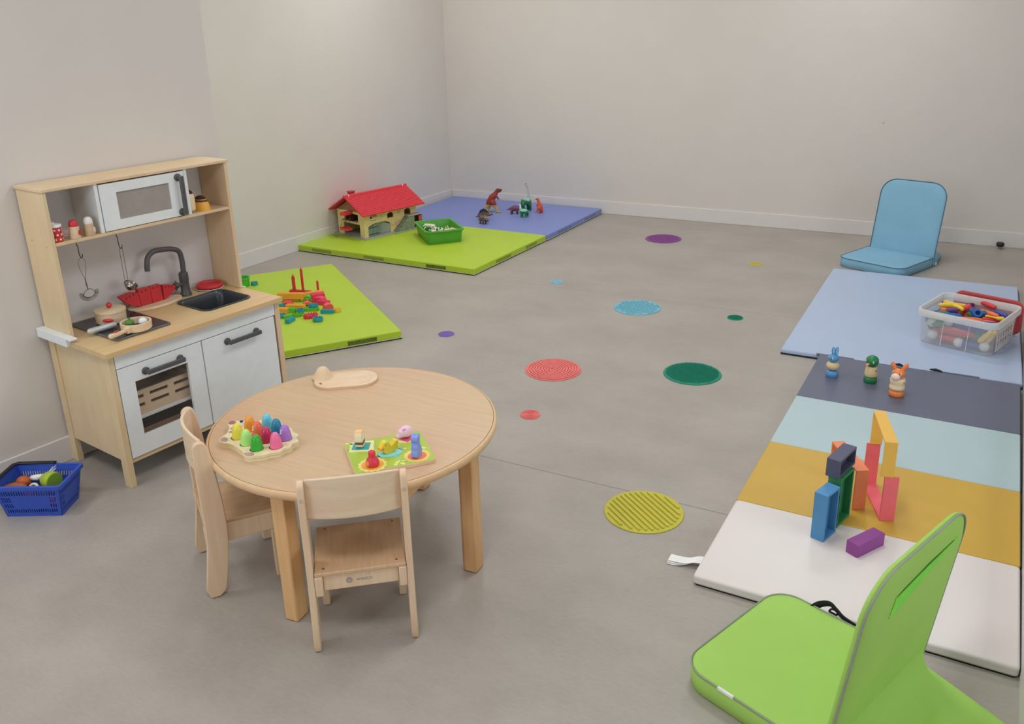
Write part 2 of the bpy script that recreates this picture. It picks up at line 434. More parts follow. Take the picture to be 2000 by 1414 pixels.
# ------------------------------------------------------------------ children's chairs
post = [(-.030, .002), (.027, .002), (.045, .09), (.055, .165), (.058, .24), (.055, .32), (.046, .42), (.035, .488), (.022, .501), (.004, .498), (-.006, .482), (-.005, .32), (-.002, .2), (-.013, .11)]
def make_chair(label):
    c = thing('school_chair', label, 'chair')
    YZ = Matrix(((0, 0, 1, 0), (1, 0, 0, 0), (0, 1, 0, 0), (0, 0, 0, 1)))     # drawing (y, z), extruded along x
    for s in (-1, 1):
        x0 = 0.120 if s > 0 else -0.138
        pm = MB().at(YZ).prism(chaikin(post, 1), x0, x0 + 0.018).build('back_leg', beech, c, bevel=0.003)
        MB().at(T(s * .129, -0.006, .455, rx=R(90))).lathe([(.0005, -.001), (.0045, -.001), (.0045, .0012), (.002, .0014), (.0005, .0008)], 14).build('screw', plain('screw_cap', (176, 160, 142), .5, k=1.4), pm)
        MB().box(s * .109 - .0105, s * .109 + .0105, -.006, .212, .165, .2235).build('side_rail', beech, c, bevel=0.003)
        fl_ = MB().at(T(s * .109, .2, 0)).prism(rrect(.0205, .042, .004), 0.002, .1652).build('front_leg', beech, c, bevel=0.002)
    MB().box(-.098, .098, .003, .021, .176, .2225).build('rear_rail', beech, c, bevel=0.002)
    MB().box(-.098, .098, .188, .206, .176, .2225).build('front_rail', beech, c, bevel=0.002)
    n, mm = 24, 22; top = []; 
    g = MB(); vs = []; fs = []
    for j in range(mm + 1):
        for i in range(n + 1):
            u = -1 + 2 * i / n; v = j / mm
            x = u * .1185; y = -.004 + v * .226
            d = math.hypot(u / .78, (v - .53) / .38)
            z = .2345 - .005 * (1 / (1 + math.exp((d - .92) * 16)))
            vs.append((x, y, z))
    o = len(vs)
    for j in range(mm + 1):
        for i in range(n + 1):
            x, y, z = vs[j * (n + 1) + i]; vs.append((x, y, .2238))
    w = n + 1
    for j in range(mm):
        for i in range(n):
            a = j * w + i; fs += [(a, a + 1, a + w + 1, a + w), (o + a, o + a + w, o + a + w + 1, o + a + 1)]
    for i in range(n):
        fs += [(i, o + i, o + i + 1, i + 1), (mm * w + i, mm * w + i + 1, o + mm * w + i + 1, o + mm * w + i)]
    for j in range(mm):
        fs += [(j * w, (j + 1) * w, o + (j + 1) * w, o + j * w), (j * w + n, o + j * w + n, o + (j + 1) * w + n, (j + 1) * w + n)]
    seat = g.add(vs, fs).build('seat', beech_seat, c, bevel=0.002)
    for sx_ in (-.095, .095):
        for sy_ in (.016, .205):
            MB().lathe([(.0005, 0), (.004, 0), (.003, .0012), (.0005, .0014)], 12, (sx_, sy_, .2344)).build('screw', steel, seat)
    b = MB(); ls = []
    for k in range(21):
        u = -1 + k / 10; x = u * .1195; y = .02 - .03 * (1 - u * u); d = .0045
        nx, ny = -(.03 * 2 * u / .1195), 1.0; l = math.hypot(nx, ny); nx, ny = nx / l * d, ny / l * d
        zt = .5 + .013 * (1 - u * u); zb = .388 + .006 * (1 - u * u)
        ls.append([(x - nx, y - ny, zb), (x + nx, y + ny, zb), (x + nx, y + ny, zt), (x - nx, y - ny, zt)])
    b.loops(ls).build('backrest', wood('beech_back', (208, 182, 154), (199, 171, 142), (2, 14, 26), 3.0, k=1.5), c, bevel=0.0025, smooth=50)
    # printed maker's mark on the rear rail
    M = T(0, .0028, .2) @ XZ
    lg = thing('logo', None, None); lg.parent = c
    lg['label'] = 'small grey printed logo'
    MB().at(T(-.031, .0028, .2) @ XZ).prism(circle(.0085, 24), 0, .0004).build('logo_disc', ink, lg, smooth=0)
    text('logo_letter', 'w', .013, beech, lg, T(-.031, .0023, .2) @ XZ)
    text('logo_word', 'wesco', .0165, ink, lg, T(.008, .0028, .2) @ XZ)
    return c
ch1 = make_chair('beech children\'s chair with its backrest turned to the camera, front of the table')
ch1.location = (-1.281, 1.476, 0); ch1.rotation_euler = (0, 0, 0.681); ch1['group'] = 'chairs at the round table'
ch2 = copy_tree(ch1); ch2.location = (-1.905, 1.51, 0); ch2.rotation_euler = (0, 0, -0.619)
ch2['label'] = 'beech children\'s chair seen from its side, left of the table beside the play kitchen'

# ------------------------------------------------------------------ play kitchen
k = thing('play_kitchen', 'birch and white toy kitchen with black tap against the left wall', 'toy kitchen', KO, KR)
def ply(name, *b, m=birch, bev=0.0015): return MB().box(*b).build(name, m, k, bevel=bev, smooth=0)
hole = rrect(.212, .2, .03, 6, .566, -.236)
hole = [(a[0] + (b[0] - a[0]) * q / 6, a[1] + (b[1] - a[1]) * q / 6) for a, b in zip(hole, hole[1:] + hole[:1]) for q in (range(6) if math.dist(a, b) > .05 else range(1))]
outer = []
x0, x1, y0, y1 = -.016, .745, -.44, -.002
cxh, cyh = .566, -.236
for hx, hy in hole:                                             # outer loop matched to the sink hole by direction
    dx, dy = hx - cxh, hy - cyh
    s = min(((x1 if dx > 0 else x0) - cxh) / dx if abs(dx) > 1e-9 else 1e9, ((y1 if dy > 0 else y0) - cyh) / dy if abs(dy) > 1e-9 else 1e9)
    outer.append((cxh + dx * s, cyh + dy * s))
def add_corners(outer, inner):
    o2, i2 = [], []
    n = len(outer)
    for i in range(n):
        a, b = outer[i], outer[(i + 1) % n]
        o2.append(a); i2.append(inner[i])
        if abs(a[0] - b[0]) > 1e-6 and abs(a[1] - b[1]) > 1e-6:
            cx_ = a[0] if a[0] in (x0, x1) or min(abs(a[0] - x0), abs(a[0] - x1)) < 1e-6 else b[0]
            cy_ = a[1] if min(abs(a[1] - y0), abs(a[1] - y1)) < 1e-6 else b[1]
            o2.append((cx_, cy_)); q = inner[i]; r = inner[(i + 1) % n]; i2.append(((q[0] + r[0]) / 2, (q[1] + r[1]) / 2))
    return o2, i2
o2, i2 = add_corners(outer, hole)
MB().ring(o2, i2, .5165, .5345).build('worktop', birch_top, k, smooth=0)
ply('drawer_front', .0255, .7205, -.412, -.398, .4585, .514, m=white)
XZK = XZ
def framed(name, w, parent, m, bev=.0012):
    x0_, x1_, z0_, z1_, a0, a1, b0, b1, yf, th = w
    return MB().at(T(0, yf + th) @ XZ).ring([(x0_, z0_), (x1_, z0_), (x1_, z1_), (x0_, z1_)], [(a0, b0), (a1, b0), (a1, b1), (a0, b1)], 0, th).build(name, m, parent, bevel=bev, smooth=0)
def handle(parent, c, L, vertical=False):
    h = thing('handle', None, None); h.parent = parent
    h['label'] = 'dark grey bar handle'
    Mx = T(*c) @ (Matrix.Rotation(R(90), 4, 'Y') if vertical else Matrix.Identity(4))
    for s in (-1, 1):
        MB().at(Mx @ T(s * L / 2, 0, 0, rx=R(90))).lathe([(.0005, 0), (.014, 0), (.0145, .004), (.0125, .006), (.0075, .008), (.007, .024), (.0005, .024)], 20).build('mount', charcoal, h)
    MB().at(Mx @ T(0, -.026, 0)).box(-L / 2 - .0075, L / 2 + .0075, -.0055, .0055, -.0085, .0085).build('bar', charcoal, h, bevel=.0035, seg=3)
    return h
od = framed('oven_door', (.0265, .3665, .11, .4555, .086, .3, .182, .392, -.412, .015), k, white)
MB().box(.084, .302, -.402, -.4, .18, .394).build('window_pane', clear_plastic('oven_pane', (120, 116, 112), 0.10, 0.1), od, smooth=0)
handle(od, (.2, -.412, .42), .14)
cd = ply('cupboard_door', .3715, .713, -.412, -.397, .11, .4555, m=white)
handle(cd, (.549, -.412, .42), .138)
ply('bottom_rail', .024, .722, -.404, -.39, .09, .106)
for x in (0.0, .7225):
    for y, b in ((-.412, .04), (-.045, .04)):
        lgm = MB().box(x, x + .0235, y, y + b, 0, .5165).build('leg', birch, k, bevel=.002, smooth=0)
    ply('side_panel', x + .006, x + .0165, -.374, -.044, .1, .516)
ply('bottom_board', .0236, .7224, -.39, -.012, .097, .107, m=white)
ply('divider', .364, .374, -.396, -.012, .107, .515, m=white)
ply('oven_shelf', .0236, .364, -.385, -.012, .233, .244, m=white)
ply('lower_back', .0236, .7224, -.0115, -.005, .097, .516, m=white)
ply('upper_back', .0135, .7305, -.0105, -.004, .5348, 1.064, m=plain('grey_white_board', (186, 183, 182), 0.5, var=0.01, k=1.42))
for x in (-.001, .731):
    u = ply('upper_side', x, x + .0142, -.187, -.003, .5348, 1.0655)
    for sy_, sz_ in ((-.15, .872), (-.05, .884)):
        q = MB().box(x - .0005 if x < 0 else x + .0137, (x - .0001) if x < 0 else x + .0147, sy_ - .003, sy_ + .003, sz_ - .003, sz_ + .003)
        q.build('wood_plug', wood('plug_wood', (190, 155, 110), (176, 140, 96)), u, smooth=0)
ply('upper_top', -.006, .75, -.194, -.002, 1.0655, 1.0765)
ply('upper_shelf', .0135, .7305, -.186, -.0105, .8742, .886)
for x in (.1842, .5465):
    ply('microwave_side', x, x + .0132, -.184, -.0106, .8862, 1.0652, m=white)
md = framed('microwave_door', (.2005, .5435, .889, 1.06, .262, .478, .923, 1.0235, -.187, .013), k, white)
MB().box(.26, .48, -.179, -.177, .921, 1.0255).build('window_pane', clear_plastic('grey_pane', (172, 164, 156), 0.62, 0.2), md, smooth=0)
handle(md, (.5155, -.187, .9715), .135, True)
hb = MB().prism(rrect(.221, .318, .012, 4, .1865, -.194), .5345, .5425).build('hob', plain('hob_edge', (92, 92, 92), 0.4), k, bevel=.002)
MB().prism(rrect(.209, .306, .01, 4, .1865, -.194), .5425, .5432).build('hob_plate', black_gloss, hb, smooth=0)
for yy in (-.122, -.272):
    MB().ring(circle(.062, 40, .1865, yy), circle(.0595, 40, .1865, yy), .5432, .5436).build('burner_ring', plain('burner_grey', (84, 82, 82), 0.4), hb, smooth=0)
sk = MB()
prof = [(.228, .216, .036, .5345), (.228, .216, .036, .5385), (.218, .206, .032, .5395), (.208, .196, .029, .5365), (.198, .186, .027, .512), (.182, .17, .026, .462), (.16, .148, .03, .456), (.02, .02, .0099, .455)]
sk.loops([[(x, y, z) for x, y in rrect(w, h, r, 6, .566, -.236)] for w, h, r, z in prof], False, True)
skb = sk.build('sink', graphite, k, smooth=50)
MB().lathe([(.0005, 0), (.016, 0), (.016, .002), (.011, .003), (.0005, .0015)], 24, (.566, -.236, .4556)).build('drain', steel, skb)
fx, fy = .549, -.072
fc = thing('tap', None, None); fc.parent = k; fc['label'] = 'dark grey swan-neck tap'
MB().lathe([(.0005, 0), (.024, 0), (.024, .006), (.0185, .016), (.0175, .06), (.019, .064), (.019, .094), (.014, .1), (.0005, .1)], 28, (fx, fy, .5346)).build('tap_body', charcoal, fc)
MB().tube(spline([(fx + .003, fy, .63), (fx + .004, fy, .685), (.545, fy, .722), (.515, fy - .002, .739), (.47, fy - .004, .747), (.43, fy - .006, .748), (.403, fy - .008, .73), (.393, fy - .01, .7), (.391, fy - .01, .678)], 6), .0105, 14).build('spout', charcoal, fc, smooth=60)
for s in (1,):
    kb = MB().at(T(fx, fy, .585, rz=R(0), ry=R(-90 * 1))).lathe([(.0005, .0), (.008, .0), (.008, s * .03), (.013, s * .032), (.013, s * .046), (.0005, s * .047)], 18).build('tap_knob', charcoal, fc)
    xb = fx - s * .04
    MB().limb([(xb, fy - .018, .585), (xb, fy + .018, .585)], [.0038, .0038], 8).limb([(xb, fy, .567), (xb, fy, .603)], [.0038, .0038], 8).build('cross_bar', charcoal, kb)
MB().box(-.03, -.0012, -.205, .003, .518, .553).box(-.03, -.0012, -.235, -.205, .545, .553).build('cable_cover', white, k, bevel=.002, smooth=0)
MB().box(.7455, .752, -.2, -.003, .5348, .5375).build('cover_strip', white, k, smooth=0)
for hx, hy in ((.121, -.112), (.275, -.112)):
    pts = [(hx, hy, .8745), (hx, hy, .862), (hx - .001, hy, .85), (hx + .003, hy, .842), (hx + .002, hy, .826), (hx + .004, hy, .806), (hx + .008, hy, .799), (hx + .013, hy, .802), (hx + .014, hy, .811)]
    MB().tube(spline(pts, 5), .0016, 8).build('hook', black_plastic, k, smooth=60)

def kp(a, b, z):                                                  # kitchen coordinates -> world
    c, s = math.cos(KR), math.sin(KR)
    return (KO[0] + a * c - b * s, KO[1] + a * s + b * c, z)
def kthing(name, label, cat, a, b, z, rot=0.0, group=None): return thing(name, label, cat, kp(a, b, z), KR + rot, group)
# hanging utensils
w = kthing('whisk', 'small wire whisk hanging from the left hook of the toy kitchen', 'whisk', .128, -.112, .79)
lp_ = [(0, 0, .009), (-.008, 0, .004), (-.0145, 0, -.012), (-.009, 0, -.045), (-.001, 0, -.072), (0.001, 0, -.1)]
MB().tube(spline(lp_, 5), .0009, 6).tube(spline([(-x * .95, .002, z) for x, y, z in lp_], 5), .0009, 6).tube([(0, .001, -.068), (.003, .001, -.112)], .002, 8).build('whisk_handle', wire, w)
ring_ = [(.004 + .021 * math.cos(a), .004 * math.sin(a * 2), -.128 + .0155 * math.sin(a)) for a in [2 * PI * i / 32 for i in range(33)]]
wr = MB().tube(ring_, .0013, 6).build('whisk_loop', wire, w)
cs = MB()
for q in range(26):
    a0 = PI * 0.93 + q * PI * 1.15 / 25
    c0 = Vector((.004 + .03 * math.cos(a0), 0, -.128 + .022 * math.sin(a0))); 
    cs.tube([tuple(c0 + Vector((.0065 * math.cos(b) * math.cos(a0), .0065 * math.sin(b), .0065 * math.cos(b) * math.sin(a0)))) for b in [2 * PI * i / 12 for i in range(13)]], .0006, 4)
cs.build('whisk_coil', wire, w)
l = kthing('ladle', 'small steel ladle hanging from the right hook of the toy kitchen', 'ladle', .283, -.112, .79)
MB().tube(spline([(-.006, 0, -.12), (-.0065, 0, -.05), (-.006, 0, .004), (0, 0, .0105), (.006, 0, .004), (.0062, 0, -.05), (.006, 0, -.12)], 5), .0011, 6).build('ladle_handle', wire, l)
bl = [(.0005, -.024), (.012, -.021), (.021, -.012), (.0255, 0), (.0262, .0), (.0245, .0005), (.02, -.011), (.0115, -.019), (.0005, -.0215)]
MB().at(T(.012, -.006, -.135, rx=R(30), ry=R(15))).lathe(bl, 28).build('ladle_bowl', steel, l)
# ------------------------------------------------------------------ toy food and crockery on the kitchen
p_ = kthing('toy_pot', 'round wooden toy pot with red lid knob on the hob', 'toy pot', .18, -.145, .5437)
MB().lathe([(.0005, 0), (.05, 0), (.0535, .004), (.0545, .04), (.0005, .04)], 40).build('pot_body', toy_wood, p_, bevel=.001)
ld_ = MB().lathe([(.0005, .0402), (.056, .0402), (.057, .043), (.056, .049), (.05, .0515), (.0005, .0525)], 40).build('lid', toy_wood, p_)
MB().lathe([(.0005, .0525), (.004, .0525), (.004, .0545), (.009, .058), (.011, .064), (.009, .07), (.004, .074), (.0005, .0745)], 20).build('lid_knob', red, ld_)
MB().at(T(-.038, -.047, .022, rz=R(-52))).ell((0, 0, 0), (.021, .006, .007), 14, 8).build('pot_handle', red, p_, label='red pot handle')
MB().limb([(-.045, 0, 0), (-.02, 0, 0), (.0, 0, 0), (.02, 0, 0), (.045, 0, 0)], [.0108] * 5, 20).at(T(-.03, 0, 0, ry=R(90))).ring(circle(.0115, 20), circle(.0105, 20), 0, .001).at(T(.0, 0, 0, ry=R(90))).ring(circle(.0115, 20), circle(.0105, 20), 0, .001).at(T(.025, 0, 0, ry=R(90))).ring(circle(.0115, 20), circle(.0105, 20), 0, .001).build('silver_roll', plain('silver_paint', (176, 180, 182), 0.35, metal=0.3), loc=kp(.1, -.222, .5555), rot=KR - .06, label='small silver grey cylinder lying on the hob between pot and pan', cat='toy food')
q = kthing('toy_pan', 'small round wooden toy frying pan on the hob holding pretend food', 'toy pan', .183, -.308, .5437)
MB().loops([[(r * math.cos(2 * PI * i / 40), r * math.sin(2 * PI * i / 40), z) for i in range(40)] for r, z in ((.05, 0), (.0535, .003), (.0545, .03), (.0475, .03), (.0465, .006))]).build('pan_body', toy_wood, q, bevel=.001)
MB().prism(circle(.0462, 40), .0062, .0068).build('pan_base', black_gloss, q, smooth=0)
hd = MB().at(T(-.047, -.026, .016, rz=R(198))).box(-.004, .014, -.011, .011, -.011, .009).limb([(.01, 0, 0), (.05, 0, .001), (.085, 0, .004)], [.0065, .008, .0095], 14).build('pan_handle', toy_wood, q, bevel=.001)
MB().at(T(-.102, -.044, .0295, rz=R(198))).ell((0, 0, 0), (.014, .0055, .001), 14, 6).build('red_mark', red, hd)
pg = kthing('toy_pepper', 'small dark green wooden pepper in the toy pan', 'toy food', .168, -.292, .551)
MB().at(T(0, 0, .0155)).ell((0, 0, 0), (.0165, .0165, .0155), 20, 12).build('pepper_body', plain('pepper_green', (78, 120, 44), 0.35), pg)
MB().limb([(0, 0, .028), (.002, 0, .038)], [.003, .0025], 8).build('stem', plain('stem_green', (46, 84, 32), 0.4), pg)
MB().at(T(0, 0, .0145)).ell((0, 0, 0), (.016, .0165, .0145), 20, 12).build('toy_egg', pale, loc=kp(.2085, -.312, .551), rot=KR, label='small white egg shaped piece beside the green pepper in the toy pan', cat='toy food')
bd = MB().prism([(.115 * math.cos(a), .057 * math.sin(a)) for a in [2 * PI * i / 56 for i in range(56)]], 0, .012).build('serving_board', toy_wood, bevel=.003, loc=kp(.404, -.079, .5346), rot=KR, label='oval wooden serving board behind the hob carrying the watermelon', cat='board')
def melon(name, label, poly, seeds):
    m_ = MB().at(XZ).prism(poly, -.011, .011)
    m_.mat(1)
    for sx_, sz_ in seeds:
        m_.at(T(sx_, -.0108, sz_) @ XZ).prism([(0, .0055), (.0026, .0), (.0022, -.0028), (0, -.0038), (-.0022, -.0028), (-.0026, 0)], 0, .0006)
    x0_ = sum(a for a, b in poly) / len(poly)
    return m_.build(name, [plain('melon_red', (186, 40, 46), 0.5, bumpy=.05), plain('melon_seed', (64, 22, 24), 0.5)], bevel=.0012, smooth=30, loc=kp(0, -.077, .5467), rot=KR, label=label, cat='toy food', group='watermelon pieces on the board')
B0 = .547
melon('watermelon_piece', 'pointed left end piece of the red toy watermelon, below the ladle', [(.255, .059), (.279, .0305), (.31, .009), (.338, .0), (.3345, .058), (.314, .064), (.29, .064)], [(.283, .048), (.298, .053), (.313, .056)])
melon('watermelon_piece', 'square red watermelon piece right of the pointed left end piece', [(.3395, 0), (.386, .003), (.3875, .066), (.335, .072)], [(.349, .058), (.367, .06)])
melon('watermelon_piece', 'square red watermelon piece nearer the tap', [(.388, .003), (.412, .0), (.436, .0015), (.43, .0685), (.3885, .0675)], [(.4, .06), (.417, .061)])
melon('watermelon_piece', 'pointed right end piece of the red toy watermelon touching the tap', [(.439, 0), (.465, .01), (.487, .027), (.5, .044), (.47, .056), (.443, .06)], [(.452, .051), (.466, .05), (.48, .045)])
MB().lathe([(.0005, 0), (.05, 0), (.0585, .006), (.0575, .0075), (.049, .002), (.0005, .0018)], 48).build('toy_plate', pale, loc=kp(.662, -.074, .5347), rot=KR, label='white rimmed toy plate underneath the red plate beside the tap', cat='plate')
MB().lathe([(.0005, .0), (.042, 0), (.055, .0085), (.0555, .013), (.052, .0185), (.047, .022), (.043, .0205), (.04, .0125), (.0005, .012)], 48).build('toy_plate', red, loc=kp(.662, -.074, .5372), rot=KR, label='red toy plate on top of the white rimmed plate beside the tap', cat='plate')
MB().ell((0, 0, .009), (.02, .011, .009), 14, 8).ell((.017, .004, .008), (.009, .007, .006), 10, 6).build('toy_leaf_vegetable', plain('sink_green', (34, 96, 48), 0.4), remesh=.0015, loc=kp(.598, -.178, .4622), rot=KR + .5, label='small dark green toy vegetable lying in the sink', cat='toy food')
# shelf
def polka(label, a, b, group):
    m_ = MB().lathe([(.0005, 0), (.0155, 0), (.0165, .002), (.0165, .052)], 30).mat(1)
    m_.lathe([(.0165, .052), (.0185, .0535), (.0185, .06), (.0165, .0635), (.0145, .0635), (.0145, .058), (.0005, .058)], 30)
    for i in range(7):
        for j in range(3):
            an = 2 * PI * (i + .5 * (j % 2)) / 7; z = .01 + j * .0165
            m_.at(T(.0164 * math.cos(an), .0164 * math.sin(an), z, rz=an, ry=R(90))).prism(circle(.0036, 12), -.0006, .0006)
    return m_.build('toy_cup', [red, pale], loc=kp(a, b, .8861), rot=KR + .3, label=label, cat='cup', group=group)
polka('red cup with white dots at the front of the kitchen\'s upper shelf', .0345, -.166, 'dotted cups on the upper shelf')
polka('dotted cup hidden behind another dotted cup on the upper shelf', .0345, -.118, 'dotted cups on the upper shelf')
MB().box(-.03, .03, -.02, .02, 0, .006).box(-.028, .028, -.018, .018, .006, .02).build('toy_package', plain('pale_pink', (214, 186, 186), 0.5), bevel=.002, loc=kp(.09, -.095, .8861), rot=KR + .1, label='flat pale pink toy package behind the red topped shaker', cat='toy food')
def shaker(label, a, m_top, m_mark, wd):
    t_ = kthing('toy_shaker', label, 'shaker', a, -.168, .8861, .25)
    MB().lathe([(.0005, 0), (.0185, 0), (.0195, .002), (.0165, .043), (.0005, .043)], 30).build('shaker_body', wd, t_, bevel=.0008)
    MB().lathe([(.0155, .0432), (.0162, .048), (.0145, .058), (.0095, .0655), (.0005, .068)], 30).build('shaker_cap', m_top, t_)
    an = R(-62)
    MB().at(T(.0176 * math.cos(an), .0176 * math.sin(an), .02, rz=an, ry=R(86))).prism(circle(.0105, 20), -.001, .0011).build('shaker_mark', m_mark, t_)
shaker('wooden toy shaker with red top on the upper shelf', .095, red, red, toy_wood)
shaker('wooden toy shaker with white top beside the toy microwave', .149, pale, plain('grey_mark', (206, 192, 182), 0.5), wood('tan_toy_wood', (204, 172, 138), (194, 160, 124), (6, 20, 20), 4))
prof = chaikin([(-.06, 0), (.055, 0), (.062, .03), (.056, .082), (.02, .094), (-.03, .094), (-.064, .08), (-.066, .03)], 2)
YZm = Matrix(((0, 0, 1, 0), (1, 0, 0, 0), (0, 1, 0, 0), (0, 0, 0, 1)))
br_ = kthing('toy_bread_slice', 'upright wooden toy bread slice with dark top crust right of the microwave', 'toy food', .574, -.112, .8861)
MB().at(YZm).prism(prof, -.0105, .0105).build('bread_crumb', bands('bread_paint', [(0, (214, 190, 152)), (.80, (60, 36, 26))], 0, .095, 'Z'), br_, bevel=.001)
MB().loops([[(x, y, 0) for x, y in [(.03 * math.cos(a), .044 * math.sin(a)) for a in [2 * PI * i / 30 for i in range(30)]]]] + [[(.03 * c_ * math.cos(a), .044 * c_ * math.sin(a), h_) for a in [2 * PI * i / 30 for i in range(30)]] for c_, h_ in ((.99, .008), (.9, .025), (.74, .041), (.5, .052), (.22, .057))]).build('toy_bun', bands('bun_paint', [(0, (222, 160, 50)), (.62, (84, 48, 26)), (.75, (190, 150, 100)), (.79, (70, 38, 22))], 0, .058, 'Z', noise_amt=.05), loc=kp(.633, -.14, .8861), rot=KR, label='yellow toy bun with dark brown glaze at the right end of the upper shelf', cat='toy food')
# crates in the oven
def crate(name, label, x0_, x1_, y0_, y1_, z0_, z1_, m_, rows, long_):
    c_ = thing(name, label, 'crate', kp((x0_ + x1_) / 2, (y0_ + y1_) / 2, z0_), KR)
    w_, d_, h_ = x1_ - x0_, y1_ - y0_, z1_ - z0_
    nx_ = 4 if long_ else 3
    xs_ = sorted({0, 1} | {(i + f) / nx_ for i in range(nx_) for f in (.12, .88)})
    zs_ = sorted({0, 1} | {v for r_ in rows for v in r_})
    sol = lambda u, v: not (any(a < v < b for a, b in rows) and .12 < (u * nx_) % 1 < .88)
    MB().cells((-w_ / 2, -d_ / 2, 0), (w_ / 2, -d_ / 2, 0), (-w_ / 2, -d_ / 2, h_), (w_ / 2, -d_ / 2, h_), (0, .008, 0), xs_, zs_, sol).build('front_panel', m_, c_, smooth=0)
    MB().cells((-w_ / 2, d_ / 2, 0), (w_ / 2, d_ / 2, 0), (-w_ / 2, d_ / 2, h_), (w_ / 2, d_ / 2, h_), (0, -.008, 0), xs_, zs_, sol).build('back_panel', m_, c_, smooth=0)
    for s in (-1, 1):
        MB().cells((s * w_ / 2, -d_ / 2 + .008, 0), (s * w_ / 2, d_ / 2 - .008, 0), (s * w_ / 2, -d_ / 2 + .008, h_), (s * w_ / 2, d_ / 2 - .008, h_), (-s * .008, 0, 0), xs_, zs_, sol).build('end_panel', m_, c_, smooth=0)
    MB().box(-w_ / 2 + .008, w_ / 2 - .008, -d_ / 2 + .008, d_ / 2 - .008, 0, .006).build('crate_base', m_, c_, smooth=0)
crate('toy_crate', 'pale slatted wooden crate on the upper shelf of the toy oven', .04, .34, -.375, -.13, .2442, .338, toy_wood, [(.33, .47), (.68, .82)], False)
crate('toy_crate', 'brown slatted crate at the bottom of the toy oven', .04, .35, -.375, -.06, .1072, .186, dark_wood, [(.25, .4), (.6, .75)], True)

# ------------------------------------------------------------------ blue shopping basket with play food
BX, BY, BR_ = -2.734, 1.525, .487
bblue = plain('basket_blue', (44, 78, 176), 0.4, var=.03)
bk = thing('shopping_basket', 'blue plastic toy shopping basket on the floor by the left wall', 'basket', (BX, BY, 0), BR_)
tw, tdp, bw, bdp, bh = .2325, .155, .192, .118, .122
def bsolid(u, v):
    sl = (u * 26) % 1 > .45
    if u < .05 or u > .95: return True
    if .70 < v < .84 or .10 < v < .22: return not sl
    if (u < .19 or u > .83) and (.27 < v < .41 or .46 < v < .64): return not sl
    return True
xs_ = sorted({0, 1} | {round((i + f) / 26, 5) for i in range(26) for f in (0, .45)}); zs_ = [0, .10, .22, .27, .41, .46, .64, .70, .84, 1]
cn = lambda w_, d_, z: [(-w_ / 2, -d_ / 2, z), (w_ / 2, -d_ / 2, z), (w_ / 2, d_ / 2, z), (-w_ / 2, d_ / 2, z)]
lo_, hi_ = cn(bw, bdp, .004), cn(tw, tdp, bh)
bm_ = MB()
for i, th in enumerate(((0, .003, 0), (-.003, 0, 0), (0, -.003, 0), (.003, 0, 0))):
    j = (i + 1) % 4
    bm_.cells(lo_[i], lo_[j], hi_[i], hi_[j], th, xs_, zs_, bsolid)
bm_.prism([(x, y) for x, y, z in cn(bw, bdp, 0)], 0, .005)
bm_.build('basket_body', bblue, bk, smooth=0)
MB().ring(rrect(tw + .016, tdp + .016, .012), rrect(tw - .004, tdp - .004, .008), bh - .008, bh + .006).build('basket_rim', bblue, bk, bevel=.0015)
MB().tube([(-.1, -.078, bh + .008), (-.118, -.068, bh + .009), (-.12, 0, bh + .009), (-.12, .068, bh + .009), (-.108, .08, bh + .009), (-.04, .082, bh + .009), (.02, .082, bh + .009), (.026, .08, bh + .009)], .0055, 10, 1.5).build('carry_handle', black_plastic, bk, smooth=60)
def bp(dx, dy, z): return (BX + dx * math.cos(BR_) - dy * math.sin(BR_), BY + dx * math.sin(BR_) + dy * math.cos(BR_), z)
lk = thing('toy_leek', 'toy leek with white bulb and long pale roots in the blue basket', 'toy food', bp(-.03, .042, .094), BR_ + .25)
MB().limb([(-.014, 0, 0), (.004, 0, 0), (.02, 0, .003)], [.0095, .0115, .0075], 14).build('leek_bulb', pale, lk)
MB().limb([(-.072, 0, -.012), (-.045, .002, -.008), (-.016, 0, -.002)], [.012, .011, .0085], 12).build('leek_leaves', plain('leek_green', (38, 70, 40), 0.5), lk, label='dark green leek leaves')
rt = MB()
for a_, b_ in ((-.3, .012), (-.1, .022), (.1, .03), (.25, .018), (.4, .034)):
    rt.limb([(.022, a_ * .01, .003), (.042, a_ * .035, .006 + b_ * .2), (.068, a_ * .07, .004 + b_)], [.0014, .0013, .0009], 6)
rt.build('leek_roots', plain('root_white', (214, 212, 206), 0.5), lk, label='thin pale leek roots')
lm = thing('toy_pepper', 'lime green toy pepper with cut face in the blue basket', 'toy food', bp(.03, .02, .094), BR_)
MB().at(T(ry=R(90), rz=R(-25))).lathe([(.0005, -.034), (.018, -.031), (.029, -.013), (.0325, .006), (.032, .022), (.0005, .022)], 26).build('pepper_body', plain('lime_skin', (158, 180, 20), 0.35), lm)
MB().at(T(rz=R(-25), ry=R(90))).lathe([(.0005, .0221), (.031, .0221), (.03, .0235), (.0005, .0232)], 26).build('cut_face', plain('lime_cut', (120, 160, 30), 0.45), lm)
MB().ell((0, 0, 0), (.024, .021, .02), 20, 12).build('toy_onion', wood('orange_toy', (192, 94, 40), (176, 80, 30), (30, 4, 4), 3), loc=bp(-.062, .016, .094), rot=BR_, label='orange brown toy onion at the left in the blue basket', cat='toy food')
MB().limb([(-.028, 0, 0), (0, 0, .003), (.026, 0, .002)], [.014, .018, .0145], 16).build('toy_potato', wood('brown_toy', (158, 92, 60), (144, 80, 50), (20, 6, 6), 3), loc=bp(-.068, -.026, .092), rot=BR_ + .1, label='long brown toy potato along the front of the blue basket', cat='toy food')
